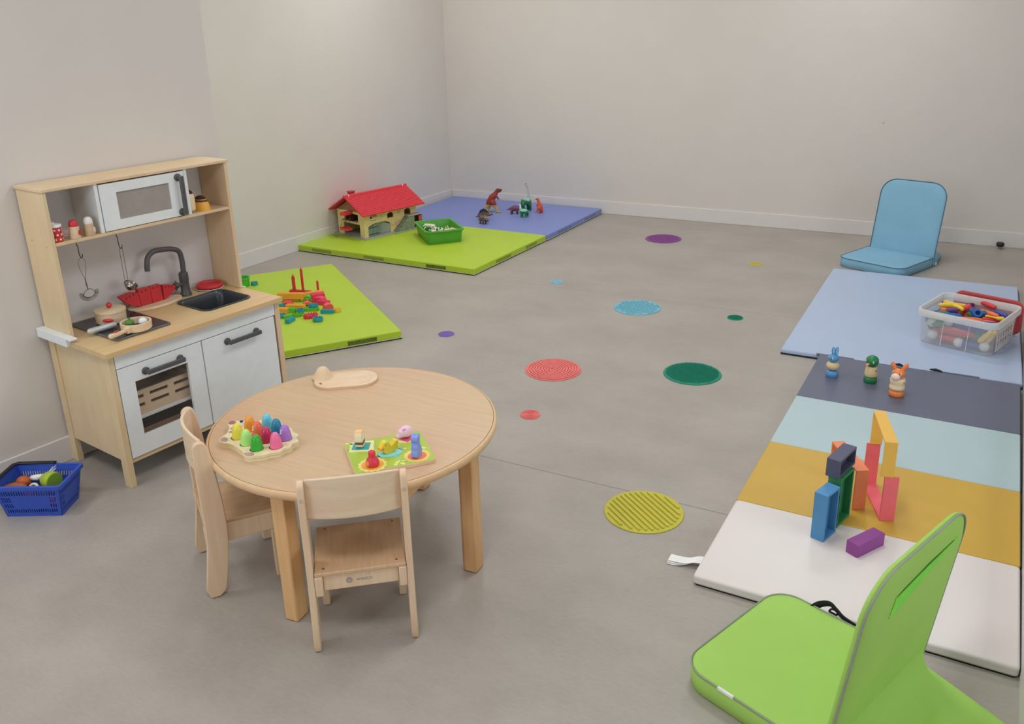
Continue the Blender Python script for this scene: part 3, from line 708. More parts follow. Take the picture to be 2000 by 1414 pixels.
MB().at(T(rx=R(65))).ring(circle(.0165, 28), circle(.008, 28), -.006, .006).build('toy_mushroom_slice', plain('cream_toy', (222, 206, 176), 0.45), bevel=.003, loc=bp(-.004, -.024, .092), rot=BR_, label='cream ring shaped toy slice in front of the lime pepper', cat='toy food')
for i, (dx, dy, z, rx_, c_, nm) in enumerate(((-.06, -.03, .03, .024, (188, 92, 110), 'pink'), (.0, -.032, .032, .024, (40, 104, 106), 'teal'), (.055, -.028, .034, .025, (150, 60, 116), 'magenta'), (-.055, .028, .033, .027, (186, 70, 52), 'red'), (.005, .026, .032, .026, (60, 90, 50), 'dark green'), (.06, .025, .036, .027, (196, 108, 120), 'rose'), (.058, -.022, .078, .018, (120, 44, 96), 'plum'))):
    MB().ell((0, 0, 0), (rx_, rx_ * .85, rx_ * 1.05), 16, 10).build('toy_fruit', plain('fruit_%d' % i, c_, 0.45), loc=bp(dx, dy, z), rot=BR_, label='rounded %s play food piece low inside the blue basket' % nm, cat='toy food', group='play food low in the basket')

# ------------------------------------------------------------------ toys on the round table
HX, HY = -1.715, 1.61
ol = [(-1.824, 1.548), (-1.808, 1.537), (-1.778, 1.547), (-1.74, 1.537), (-1.703, 1.524), (-1.694, 1.511), (-1.672, 1.506), (-1.656, 1.522), (-1.636, 1.536), (-1.632, 1.552), (-1.609, 1.569), (-1.617, 1.588), (-1.602, 1.606), (-1.618, 1.622), (-1.602, 1.642), (-1.632, 1.656), (-1.634, 1.676), (-1.665, 1.679), (-1.684, 1.701), (-1.706, 1.691), (-1.73, 1.713), (-1.755, 1.7), (-1.785, 1.714), (-1.812, 1.695), (-1.85, 1.672), (-1.874, 1.662), (-1.886, 1.648), (-1.878, 1.634), (-1.858, 1.622), (-1.845, 1.605), (-1.833, 1.586), (-1.832, 1.566)]
ol = chaikin([(x - HX, y - HY) for x, y in ol], 2)
HZ = .0185
hg = thing('peg_puzzle', 'pale wooden hedgehog shaped peg board on the left of the table', 'toy puzzle', (HX, HY, TZ))
pegs = [('yellow', (-1.783, 1.583), (212, 200, 42)), ('light green', (-1.731, 1.565), (158, 218, 112)), ('dark green', (-1.681, 1.553), (30, 158, 30)), ('pink', (-1.641, 1.587), (234, 100, 146)), ('crimson', (-1.690, 1.602), (180, 34, 80)), ('salmon orange', (-1.741, 1.62), (226, 100, 68)), ('orange', (-1.787, 1.636), (224, 142, 34)), ('sky blue', (-1.749, 1.668), (88, 186, 208)), ('deep blue', (-1.700, 1.655), (18, 122, 158)), ('lilac', (-1.650, 1.636), (156, 108, 190))]
s1 = [(x * .985, y * .985) for x, y in ol]
lay = MB().prism(ol, 0, HZ * .46).prism(s1, HZ * .46, HZ * .52).prism(ol, HZ * .52, HZ)
lay.build('peg_board', wood('hedgehog_wood', (226, 206, 166), (218, 196, 154), (4, 14, 14), 4), hg, bevel=.0012, smooth=30)
mauve = plain('mauve_paint', (164, 132, 124), 0.5)
def patch(poly, m_, nm, z=HZ, th=.0004): return MB().prism(chaikin([(x - HX, y - HY) for x, y in poly], 2), z, z + th).build(nm, m_, hg, smooth=0)
patch([(-1.824, 1.552), (-1.810, 1.541), (-1.792, 1.548), (-1.806, 1.566), (-1.826, 1.568)], mauve, 'painted_paw')
patch([(-1.699, 1.521), (-1.692, 1.512), (-1.672, 1.508), (-1.66, 1.521), (-1.676, 1.534)], mauve, 'painted_paw')
patch([(-1.84, 1.6), (-1.828, 1.59), (-1.812, 1.612), (-1.826, 1.622)], mauve, 'painted_cheek')
patch([(-1.852, 1.617), (-1.844, 1.61), (-1.828, 1.626), (-1.842, 1.632)], mauve, 'painted_cheek')
MB().ell((-1.872 - HX, 1.647 - HY, HZ + .001), (.0105, .0105, .003), 16, 6).build('nose', plain('rose_brown', (158, 96, 92), 0.5), hg)
ey = MB().lathe([(.0105, 0), (.011, .004), (.0095, .011), (.005, .0152), (.0005, .016)], 20, (-1.831 - HX, 1.645 - HY, HZ)).build('eye', pale, hg)
MB().at(T(-1.829 - HX, 1.6435 - HY, HZ + .0152, rx=R(18))).ell((0, 0, 0), (.0062, .0055, .0016), 16, 6).build('pupil', black_plastic, ey)
rh = MB()
for nm, (x, y), c_ in pegs: rh.prism(circle(.0195, 26, x - HX - .0012, y - HY), HZ, HZ + .0003)
for nm, (x, y), c_ in pegs:
    MB().prism(circle(.0197, 26, x - HX - .002, y - HY + .0008), HZ, HZ + .0003).build('peg_hole', plain('hole_dark', (58, 40, 28), 0.8), hg, smooth=0)
peg_prof = [(.0005, 0), (.0175, 0), (.0182, .0015), (.0179, .006), (.0164, .016), (.0144, .026), (.0121, .034), (.0098, .0395), (.0062, .0437), (.0005, .0455)]
for nm, (x, y), c_ in pegs:
    pgm = plain('peg_' + nm.replace(' ', '_'), c_, 0.25, 0.5, var=.02)
    o = thing('counting_peg', nm + ' cone peg standing in the hedgehog board', 'toy peg', (x, y, TZ + HZ + .0004), 0, 'cone pegs in the hedgehog board')
    MB().lathe(peg_prof, 26).build('peg_cone', pgm, o, smooth=50)
    if nm in ('salmon orange', 'lilac'):
        an = R(-97) if nm[0] == 's' else R(-100)
        M_ = T(.0142 * math.cos(an), .0142 * math.sin(an), .0265, rz=an + R(90)) @ Matrix.Rotation(R(-15), 4, 'X') @ XZ
        text('digit', '5' if nm[0] == 's' else '3', .0185, pale, o, M_, .0014, 'white digit')
# farm puzzle
px0, py0, pa = -1.3425, 1.714, .84
def pw(u, v, z=0): return (px0 + u * math.cos(pa) - v * math.sin(pa), py0 + u * math.sin(pa) + v * math.cos(pa), TZ + z)
PT = .0115
pz = thing('picture_puzzle', 'green painted wooden farm puzzle board at the front of the table', 'toy puzzle', (px0, py0, TZ), pa)
pbm = MB().prism(rrect(.2225, .189, .012), 0, PT).build('puzzle_board', toy_wood, pz, bevel=.001)
pgreen = plain('puzzle_green', (152, 176, 34), 0.4, var=.08, scale=12)
MB().prism(rrect(.2205, .187, .011), PT, PT + .0006).build('painted_meadow', pgreen, pz, smooth=0)
zt_ = PT + .0006
def deco(nm, poly, c_, lay_=0, th=.0004): return MB().prism(poly, zt_ + lay_ * .0005, zt_ + lay_ * .0005 + th).build(nm, plain('deco_%d_%d_%d' % c_, c_, 0.45), pz, smooth=0)
def flower(n, r0, r1, cx, cy, ph=0): return [((r0 if i % 2 else r1) * math.cos(ph + PI * i / n) + cx, (r0 if i % 2 else r1) * math.sin(ph + PI * i / n) + cy) for i in range(2 * n)]
deco('cream_patch', [(-.106, .036), (-.04, .018), (-.026, .082), (-.092, .0925)], (216, 212, 150))
deco('teal_square', [(-.0968, .0468), (-.0518, .0294), (-.037, .0717), (-.083, .088)], (40, 150, 150), 1)
deco('yellow_flower', flower(14, .036, .041, -.0585, -.06), (232, 204, 110))
deco('orange_flower', flower(18, .0285, .032, -.0585, -.06), (236, 154, 40), 1)
deco('pale_flower', flower(18, .034, .0385, .0665, -.0555), (238, 190, 90))
deco('orange_disc', [(.0265 * math.cos(a) + .0665, .0245 * math.sin(a) - .0575) for a in [2 * PI * i / 32 for i in range(32)]], (226, 116, 64), 1)
deco('pond_edge', [(.037 * math.cos(a) - .0, .0255 * math.sin(a) - .012) for a in [2 * PI * i / 36 for i in range(36)]], (120, 170, 150))
deco('pond', [(.0335 * math.cos(a) - .0, .0225 * math.sin(a) - .012) for a in [2 * PI * i / 36 for i in range(36)]], (124, 204, 198), 1)
deco('cream_halo', [(.036 * math.cos(a) + .063, .03 * math.sin(a) + .06) for a in [2 * PI * i / 32 for i in range(32)]], (214, 206, 140))
deco('pink_rug', [(.031, .074), (.0608, .031), (.094, .062), (.066, .09)], (206, 70, 106), 1)
for u_, v_ in ((-.102, .09), (-.092, .083), (.03, .028), (.045, -.002), (.005, -.075), (.018, -.082), (.012, -.068), (.026, -.07), (.022, -.088), (.0, -.084), (.096, -.02), (.09, -.012)):
    deco('painted_petal', [(.0055 * math.cos(a) + u_, .0035 * math.sin(a) + v_) for a in [2 * PI * i / 14 for i in range(14)]], (206, 212, 120))
for u_, v_ in ((.034, .002), (.012, -.042), (-.032, -.018)):
    deco('water_ripple', [(.0075 * math.cos(a) + u_, .0055 * math.sin(a) + v_) for a in [2 * PI * i / 16 for i in range(16)]], (120, 170, 160))
def plate_piece(name, label, u, v, rot, poly, th, m_, bev=.0015, **kw):
    return MB().at(XZ).prism(poly, -th / 2, th / 2).build(name, m_, loc=pw(u, v, zt_ + .0011), rot=pa + rot, bevel=bev, smooth=30, label=label, cat='puzzle piece', group='pieces of the farm puzzle', **kw)
hp = chaikin([(-.0125, 0), (.0135, 0), (.0135, .012), (.017, .02), (.019, .036), (.0135, .048), (.0, .052), (-.012, .05), (-.0165, .04), (-.0165, .02), (-.0125, .013)], 1)
plate_piece('house_piece', 'beige and brown wooden house piece on the teal square', -.0695, .058, 1.125, hp, .021, bands('house_paint', [(0, (214, 196, 170)), (.2, (104, 66, 46)), (.38, (222, 206, 182)), (.88, (226, 178, 110))], 0, .052, 'Z'))
bi = thing('bird_piece', 'red wooden bird piece on the orange flower at the puzzle front', 'puzzle piece', pw(-.0585, -.064, zt_ + .0011), pa, 'pieces of the farm puzzle')
MB().lathe([(.0005, 0), (.016, 0), (.0185, .004), (.0185, .012), (.0145, .021), (.0095, .0255), (.0098, .03), (.0105, .035), (.009, .041), (.005, .0445), (.0005, .0455)], 26).build('bird_body', plain('bird_red', (204, 48, 66), 0.4, var=.03), bi, smooth=60)
MB().at(T(-.0155, -.0085, .011, rz=R(209), ry=R(80))).ell((0, 0, 0), (.0082, .0065, .0016), 16, 6).build('bird_wing', plain('wing_orange', (240, 130, 60), 0.4), bi)
dk = chaikin([(-.014, .0), (.012, 0), (.024, .008), (.03, .026), (.022, .034), (.012, .024), (.004, .02), (.0005, .03), (-.006, .0375), (-.016, .0375), (-.022, .03), (-.03, .0225), (-.029, .018), (-.021, .0165), (-.02, .008)], 1)
du = thing('duck_piece', 'yellow wooden duck piece on the blue pond in the puzzle middle', 'puzzle piece', pw(-.002, -.006, zt_ + .0011), pa + .345, 'pieces of the farm puzzle')
MB().at(XZ).prism(dk, -.0095, .0095).build('duck_body', plain('duck_yellow', (214, 190, 16), 0.4), du, bevel=.0015)
MB().at(T(-.0245, 0, .019) @ XZ).prism(chaikin([(-.0085, -.003), (.006, -.004), (.006, .004), (-.003, .004)], 1), -.0099, .0099).build('beak', plain('beak_orange', (226, 126, 48), 0.4), du, bevel=.001)
MB().at(T(-.0135, -.0096, .0285, rx=R(90))).prism(circle(.0014, 10), -.0001, .0004).build('eye', black_plastic, du)
pi_ = thing('pig_piece', 'pale pink wooden pig piece on the pink rug of the puzzle', 'puzzle piece', pw(.0625, .0635, zt_ + .0011), pa + .267, 'pieces of the farm puzzle')
MB().ell((.002, 0, .018), (.0205, .017, .0175), 20, 12).ell((-.011, 0, .0165), (.0135, .0135, .0135), 16, 10).limb([(-.017, 0, .0115), (-.0235, 0, .0105)], [.0075, .0072], 14).build('pig_body', plain('pig_pink', (228, 182, 202), 0.45, var=.03), pi_, remesh=.0012)
for s in (-1, 1):
    MB().at(T(-.008, s * .0095, .03, rx=R(-s * 40))).ell((0, 0, 0), (.0055, .0022, .0055), 12, 8).build('ear', plain('pig_ear', (210, 150, 178), 0.45), pi_)
    MB().ell((-.0205, s * .0065, .022), .0011, 8, 6).build('eye', black_plastic, pi_)
dg = chaikin([(-.017, 0), (.018, 0), (.0195, .016), (.014, .028), (.0085, .036), (.0085, .05), (.0105, .066), (.004, .0665), (.002, .062), (-.004, .064), (-.0115, .06), (-.012, .05), (-.008, .042), (-.0135, .03), (-.012, .022), (-.0165, .014)], 1)
plate_piece('dog_piece', 'blue wooden animal piece standing on the orange disc of the puzzle', .0645, -.0595, .95, dg, .0195, plain('dog_blue', (120, 144, 214), 0.42, var=.03))
# mouse shaped tray
mt = thing('mouse_board', 'plain wooden mouse shaped board with raised ear at the back of the table', 'board', (-1.787, 2.08, TZ), .64)
ms = [(x, y) for x, y in rrect(.208, .13, .06, 9)]
rows = [(1.0, 0), (1.015, .003), (1.015, .009), (.985, .0105), (.86, .0105), (.83, .0085), (.8, .0085)]
mts = MB().loops([[(x * s - (0 if s > .9 else .004), y * s, z) for x, y in ms] for s, z in rows]).build('tray', wood('mouse_wood', (222, 190, 158), (212, 178, 146), (4, 14, 14), 3), mt, smooth=40, weld=True)
ear = []
for j in range(7):
    v = j / 6
    ear.append([(-.082 - .012 * v + .034 * math.cos(PI * i / 14) * (1 - v * .75), .026 + .028 * math.sin(PI * i / 14 * 2 - PI / 2) * .35 * (1 - v) + v * .012 + .014 * math.sin(PI * i / 14), .009 + .03 * math.sin(v * PI / 2)) for i in range(15)])
eb = MB().at(T(-.078, .034, .008, rz=R(18))).lathe([(.036, 0), (.033, .005), (.027, .014), (.0205, .026), (.0145, .0335), (.007, .0368), (.0005, .0375)], 28)
eb.build('ear', wood('mouse_wood', (222, 190, 158), (212, 178, 146)), mt, smooth=60)
MB().prism([(.0042 * math.cos(a) - .083, .003 * math.sin(a) - .028) for a in [2 * PI * i / 16 for i in range(16)]], .0103, .0109).build('eye', plain('eye_hole', (90, 70, 56), 0.7), mt, smooth=0)
# ------------------------------------------------------------------ floor mats
lime = plain('lime_vinyl', (160, 188, 4), 0.45, 0.4, var=.025, scale=4, bumpy=.08, bscale=500)
peri = plain('periwinkle_vinyl', (116, 130, 190), 0.45, 0.4, var=.02, scale=4, bumpy=.08, bscale=500)
sky = plain('pale_blue_vinyl', (158, 174, 200), 0.42, 0.4, var=.02, scale=4, bumpy=.05, bscale=500)
def mat_slab(name, label, loc, ang, w, l, t, m, tags, tagm):
    o = thing(name, label, 'mat', loc, ang)
    MB().prism(rrect(w, l, .008, 3, w / 2, l / 2), .007, t).build('mat_cover', m, o, bevel=.006, seg=3)
    MB().prism(rrect(w + .002, l + .002, .006, 3, w / 2, l / 2), 0, .0065).build('mat_base', black, o, smooth=0)
    MB().ring(rrect(w + .004, l + .004, .008, 3, w / 2, l / 2), rrect(w - .01, l - .01, .006, 3, w / 2, l / 2), .0066, .0088).build('piping', plain('piping_white', (200, 204, 170), 0.5), o, smooth=0)
    for side, a, b in tags:
        z0_, z1_ = .013, t - .011
        q = MB()
        if side == 'x0': q.box(-.0008, .0002, a, b, z0_, z1_)
        if side == 'x1': q.box(w - .0002, w + .0008, a, b, z0_, z1_)
        if side == 'y0': q.box(a, b, -.0008, .0002, z0_, z1_)
        q.build('printed_label', tagm, o, smooth=0)
    return o
lime_tag = label_print('lime_label', (150, 170, 40), (96, 108, 40)); dark_tag = label_print('dark_label', (120, 140, 40), (40, 46, 26), (90, 90, 200)); peri_tag = label_print('peri_label', (122, 134, 176), (92, 104, 150))
mat_slab('floor_mat', 'lime green floor mat in the back left corner carrying the toy farmhouse', (-2.805, 4.624, 0), 1.541 - PI / 2, 1.545, 1.012, .047, lime, [], lime_tag)
m1 = bpy.data.objects['floor_mat']
m1.location = (-2.805 + 1.545 * math.cos(1.541 + PI / 2), 4.624 + 1.545 * math.sin(1.541 + PI / 2), 0)
def side_label(o, kind, a, b, m, w, l, t=.047):
    q = MB()
    if kind == 'front': q.box(a, b, -.0012, .0002, .013, t - .012)
    else: q.box(w - .0002, w + .0012, a, b, .013, t - .012)
    q.build('printed_label', m, o, smooth=0)
side_label(m1, 'front', 1.16, 1.32, dark_tag, 1.545, 1.012); side_label(m1, 'front', .62, .8, lime_tag, 1.545, 1.012); side_label(m1, 'front', .14, .32, lime_tag, 1.545, 1.012)
side_label(m1, 'right', .28, .48, lime_tag, 1.545, 1.012); side_label(m1, 'right', .7, .86, lime_tag, 1.545, 1.012)
bx_, by_ = -2.769, 5.642
m2 = mat_slab('floor_mat', 'periwinkle blue floor mat in the room corner under the toy dinosaurs', (bx_ + 1.485 * math.cos(1.557 + PI / 2), by_ + 1.485 * math.sin(1.557 + PI / 2), 0), 1.557 - PI / 2, 1.485, 1.025, .047, peri, [], peri_tag)
side_label(m2, 'right', .18, .42, peri_tag, 1.485, 1.025); side_label(m2, 'right', .68, .9, peri_tag, 1.485, 1.025)
m3 = mat_slab('floor_mat', 'lime green floor mat beside the toy kitchen carrying loose plastic bricks', (-2.556 + 1.02 * math.cos(2.499 + PI / 2), 3.45 + 1.02 * math.sin(2.499 + PI / 2), 0), 2.499 - PI / 2, 1.02, 1.514, .047, lime, [], lime_tag)
side_label(m3, 'front', .73, .885, dark_tag, 1.02, 1.514)
m4 = thing('floor_mat', 'pale blue floor mat along the right side under the toy bin', 'mat', (-.724, 4.046, 0), -.003)
MB().prism(rrect(1.028, 1.556, .01, 3, .514, .778), .004, .029).build('mat_cover', sky, m4, bevel=.008, seg=3)
MB().prism(rrect(1.03, 1.558, .008, 3, .514, .778), 0, .0038).build('mat_base', black, m4, smooth=0)
MB().box(1.0276, 1.0296, .3, 1.5, .006, .024).build('zip_edge', black, m4, smooth=0)
velcro = plain('grey_velcro', (104, 116, 132), 0.9, 0.1, bumpy=.4, bscale=900)
for a_, b_ in ((.168, .336), (.705, .86)):
    MB().box(a_, b_, -.003, .004, .0292, .0312).box(a_, b_, -.003, -.0003, .018, .0292).build('hook_and_loop_strip', velcro, m4, smooth=0)
for a_, b_ in ((.51, .555), (.655, .715)):
    MB().at(T((a_ + b_) / 2, -.006, .036)).limb([(-(b_ - a_) / 2 + .008, 0, 0), (0, 0, .002), ((b_ - a_) / 2 - .008, 0, -.002)], [.004, .0065, .004], 10).build('strap_tab', black, m4)
m5 = thing('folding_mat', 'folding mat of white, mustard, aqua and navy panels at lower right', 'mat', (-.572, 2.1, 0), -.017)
cl_ = [('white_panel', plain('white_vinyl', (204, 197, 193), 0.45, var=.012, scale=4, bumpy=.04, bscale=500), 'white panel'), ('mustard_panel', plain('mustard_vinyl', (188, 151, 46), 0.45, var=.03, scale=4, bumpy=.1, bscale=300), 'mustard yellow panel'), ('aqua_panel', plain('aqua_vinyl', (160, 182, 186), 0.45, var=.015, scale=4, bumpy=.05, bscale=500), 'pale aqua panel'), ('navy_panel', plain('navy_vinyl', (90, 95, 114), 0.38, var=.03, scale=4, bumpy=.1, bscale=500), 'navy blue panel')]
yb = [0, .472, .941, 1.41, 1.938]
W5 = .832
for i, (nm, m_, lb) in enumerate(cl_):
    MB().prism(rrect(W5, yb[i + 1] - yb[i] - .0008, .012 if i == 0 else .004, 3, W5 / 2, (yb[i] + yb[i + 1]) / 2), .003, .033).build(nm, m_, m5, bevel=.007, seg=3, label=lb)
    MB().box(W5 - .0006, W5 + .0025, yb[i] + .012, yb[i + 1] - .012, .004, .028).build('zip_edge', black, m5, smooth=0)
MB().prism(rrect(W5 - .01, 1.93, .008, 3, W5 / 2, .968), 0, .003).build('mat_base', black, m5, smooth=0)
tg = MB()
for off, dz in ((0, 0), (.004, -.0035), (.008, -.007)):
    pts = spline([(.012, .1 + off, .02 + dz * .2), (-.02, .096 + off, .019 + dz * .5), (-.045, .09, .012 + dz * .6), (-.075, .088 - off, .0095 + dz), (-.1, .087 - off, .0095 + dz)], 5)
    tg.loops([[(x, y - .017, z), (x, y + .017, z), (x, y + .017, z + .0007), (x, y - .017, z + .0007)] for x, y, z in pts])
tg.build('care_tag', pale, m5, smooth=0)

# ------------------------------------------------------------------ tactile discs on the floor
def disc(label, x, y, r, c_, style, rot=0.0):
    m_ = plain('disc_%d_%d_%d' % c_, c_, 0.5, 0.35, var=.03)
    big_ = r > .1; b = MB(); h0 = .004 if big_ else .0025
    b.lathe([(.0005, 0), (r * .985, 0), (r, h0 * .4), (r * .985, h0), (r * .95, h0), (.0005, h0 * .9)], 64)
    n_h = h0 + (.005 if big_ else .0025)
    if style == 'rings':
        k = 9 if big_ else 5
        for i in range(k):
            rr = r * (.1 + .8 * i / (k - 1)); wd = r * .03
            b.ring(circle(rr + wd, 56), circle(rr - wd, 56), h0 * .5, n_h)
        b.prism(circle(r * .03, 16), h0 * .5, n_h)
    if style == 'ribs':
        k = 13 if big_ else 7
        for i in range(k):
            yy = r * .84 * (-1 + 2 * i / (k - 1)); L_ = math.sqrt(max(0, (r * .9) ** 2 - yy * yy))
            if L_ < r * .2: continue
            b.at(T(0, yy, 0)).prism(rrect(2 * L_, r * .062, r * .03, 4), h0 * .5, n_h)
        b.at()
    if style in ('spikes', 'bumps', 'cups'):
        st = {'spikes': .06, 'bumps': .13, 'cups': .2}[style] * r
        if not big_: st *= 1.9
        ny = int(r / (st * .866)) + 1
        for j in range(-ny, ny + 1):
            for i in range(-ny - 2, ny + 3):
                xx = (i + .5 * (j % 2)) * st; yy = j * st * .866
                if math.hypot(xx, yy) > r * .9: continue
                if style == 'spikes': b.lathe([(st * .28, h0 * .6), (st * .2, h0 + .0035), (st * .08, h0 + (.0065 if big_ else .004))], 6, (xx, yy, 0))
                elif style == 'bumps': b.lathe([(st * .4, h0 * .6), (st * .32, h0 + .0028), (st * .1, h0 + .004)], 8, (xx, yy, 0))
                else: b.at(T(xx, yy)).ring(circle(st * .44, 10), circle(st * .28, 10), h0 * .5, h0 + .0028)
        b.at()
    return b.build('tactile_disc', m_, loc=(x, y, 0), rot=rot, label=label, cat='floor disc', group='tactile floor discs', smooth=30)
disc('large yellow ribbed floor disc near the folding mat', -.834, 2.41, .1335, (176, 168, 40), 'ribs', -.661)
disc('large dark green spiky floor disc left of the navy mat panel', -1.037, 3.625, .1335, (8, 122, 98), 'spikes')
disc('large coral floor disc with concentric rings beyond the table', -1.645, 3.396, .1335, (212, 108, 104), 'rings')
disc('large light blue dimpled floor disc beyond the coral disc', -1.606, 4.431, .1335, (104, 168, 186), 'cups')
disc('large purple bumpy floor disc nearest the back wall', -1.993, 6.031, .1335, (122, 62, 128), 'bumps')
disc('small coral floor disc closest to the table', -1.521, 2.913, .0435, (212, 108, 104), 'rings')
disc('small dark green floor disc beside the pale blue mat', -1.057, 4.482, .0435, (0, 128, 98), 'spikes')
disc('small yellow floor disc left of the blue floor chair', -1.208, 5.601, .0435, (186, 172, 70), 'ribs')
disc('small light blue floor disc near the lime corner mat', -2.246, 4.706, .0435, (120, 174, 190), 'bumps')
disc('small purple floor disc beside the mat with bricks', -2.377, 3.604, .0435, (120, 96, 168), 'bumps')

# ------------------------------------------------------------------ folding floor chairs
def rr4(w, y0_, y1_, rb, rf, n=7):
    """outline w wide from y0 (back radius rb) to y1 (front radius rf)"""
    out = []
    for sx_, yy, r_, a0 in ((1, y1_, rf, 0), (-1, y1_, rf, 90), (-1, y0_, rb, 180), (1, y0_, rb, 270)):
        sy_ = 1 if yy == y1_ else -1
        for k_ in range(n + 1):
            a = R(a0 + 90 * k_ / n)
            out.append((sx_ * (w / 2 - r_) + r_ * math.cos(a), yy - sy_ * r_ + r_ * math.sin(a)))
    return out
def cushion(out, t, puff=.008, edge=.004):
    cx_ = sum(p[0] for p in out) / len(out); cy_ = sum(p[1] for p in out) / len(out)
    sc = lambda s, z: [(cx_ + (x - cx_) * s, cy_ + (y - cy_) * s, z) for x, y in out]
    return [sc(.5, -.0), sc(.97, 0), sc(.995, edge), sc(1.004, t * .5), sc(1.0, t - edge * .4), sc(.985, t + puff * .2), sc(.93, t + puff * .55), sc(.8, t + puff * .85), sc(.5, t + puff), sc(.1, t + puff)]
def floor_chair(label, loc, rot, m, pipe, W, L, Hb, tail, lean, t, rear_pipe, wseat, xs=0.0, srot=0.0, wtail=.36, xb=0.0):
    c = thing('floor_chair', label, 'floor chair', loc, rot, 'folding floor chairs')
    so = rr4(wseat, .0, L, .012, .07)
    so = [(x * math.cos(srot) - y * math.sin(srot) + xs, x * math.sin(srot) + y * math.cos(srot)) for x, y in so]
    st = MB().loops(cushion(so, t)).build('seat_pad', m, c, smooth=55)
    pipe_z = t + .001
    MB().tube([(x * 1.0, y, pipe_z) for x, y in so + so[:1]], .0028, 6).build('piping', pipe, st, smooth=60)
    MB().prism([(x * .98, y * .98 + .003) for x, y in so], 0, .0015).build('seat_underside', black, st, smooth=0)
    to = [(x * (1 if y > -.05 else wtail / W), y) for x, y in rr4(W, -tail, .004, .05, .006)]
    tl = MB().loops(cushion(to, t * .55, .004)).build('rear_base', m, c, smooth=55)
    # backrest: drawn flat (x, height), then stood up leaning backwards
    gs = [(.0, .02), (-.004 + .004, .13)] + [(-.012 + .0 - .088 * q * q * .98, .125 - .09 * (1 - (1 - q) ** 2)) for q in [i / 8 for i in range(9)]] + [(-.1, .02)]
    MB().at(Matrix(((0, 0, 1, xb), (1, 0, 0, 0), (0, 1, 0, 0), (0, 0, 0, 1)))).prism(gs, -W / 2 + .014, W / 2 - .03).build('rear_gusset', m, c, bevel=.004, smooth=50)
    bo = [(x + xb, y) for x, y in rr4(W, .0, Hb, .02, .1, 9)]
    Mx = T(0, .012, t * .62) @ Matrix.Rotation(lean, 4, 'X') @ XZ @ T(0, 0, -.01)
    tb = .02
    bk_ = MB().at(Mx).loops([[(x, y, z) for x, y, z in l] for l in
        [[(xb + (p[0] - xb) * s, Hb / 2 + (p[1] - Hb / 2) * s, z) for p in bo] for s, z in ((.3, -.004), (.8, -.003), (.93, -.001), (.985, .0035), (1, .007), (1.0, tb - .007), (.985, tb - .0035), (.93, tb + .002), (.8, tb + .004), (.3, tb + .006))]]).build('backrest', m, c, smooth=55)
    for zz in ((tb - .003) if rear_pipe else .003,):
        MB().at(Mx).tube([(x * 1.0, y, zz) for x, y in bo[:20]] , .0028, 6).tube([(x, y, zz) for x, y in (bo[-1], bo[0])], .0028, 6).tube([(x, y, zz) for x, y in (bo[19], bo[20])], .0028, 6).build('piping', pipe, bk_, smooth=60)
    return c, bk_, Mx, tb
gfab = plain('lime_canvas', (148, 190, 82), 0.75, 0.2, var=.03, scale=6, bumpy=.12, bscale=900)
bfab = plain('blue_canvas', (118, 164, 188), 0.75, 0.2, var=.04, scale=6, bumpy=.12, bscale=900)
gpipe = plain('grey_piping', (134, 142, 126), 0.6); bpipe = plain('teal_piping', (66, 104, 124), 0.6)
def wrinkle(m, sx, sy):
    nt = m.node_tree; b = nt.nodes['Principled BSDF']
    n1 = noise(nt, 1.0, 2, (sx, sy, 6)); bp2 = N(nt, 'ShaderNodeBump', Strength=.35, Distance=.012)
    nt.links.new(n1.outputs['Fac'], bp2.inputs['Height'])
    old = b.inputs['Normal'].links[0].from_node
    nt.links.new(bp2.outputs[0], old.inputs['Normal'])
wrinkle(bfab, 3, 3); wrinkle(gfab, 3, 5)
g_, gb, gM, gt = floor_chair('lime green folding floor chair with grey piping in the foreground', (-.032, 1.789, 0), 1.211, gfab, gpipe, .458, .395, .497, .32, R(7), .058, True, .436, -.02, 0, .32, -.017)
# carrying slot in the back of the green chair
fl1 = MB().at(gM).prism([(-.138, .362), (-.06, .376), (.0, .392), (.15, .43), (.15, .433), (.0, .424), (-.13, .412)], gt + .002, gt + .0062).build('slot_flap', plain('bright_lime_canvas', (112, 206, 40), 0.7), gb, smooth=0, label='brighter green flap of the carrying slot')
MB().at(gM).prism([(-.128, .412), (.0, .424), (.15, .432), (.02, .431), (-.1, .419)], gt + .002, gt + .0058).build('slot_opening', plain('slot_green', (60, 120, 20), 0.8), gb, smooth=0)
MB().at(T(-.2375, .26, .0575, rz=R(-90))).box(-.022, .022, -.003, .003, -.003, .0042).build('white_tag', pale, g_, smooth=0)
MB().tube(spline([(.196, .29, .05), (.208, .275, .066), (.214, .25, .078), (.212, .228, .07), (.21, .2, .058), (.208, .12, .05), (.205, .03, .05)], 5), .0115, 10, .28).build('strap', black, g_)
MB().at(T(.212, .235, .062)).ring(rrect(.02, .026, .004), rrect(.012, .018, .003), -.002, .002).build('buckle', black_plastic, g_)
b_, bb, bM, bt = floor_chair('pale blue folding floor chair standing by the back wall', (-.358, 6.05, 0), 2.842, bfab, bpipe, .42, .40, .495, .24, R(12), .06, False, .44, .01, -.1, .36)
MB().box(-.216, -.211, -.03, -.02, .004, .026).build('white_tag', pale, b_, smooth=0)

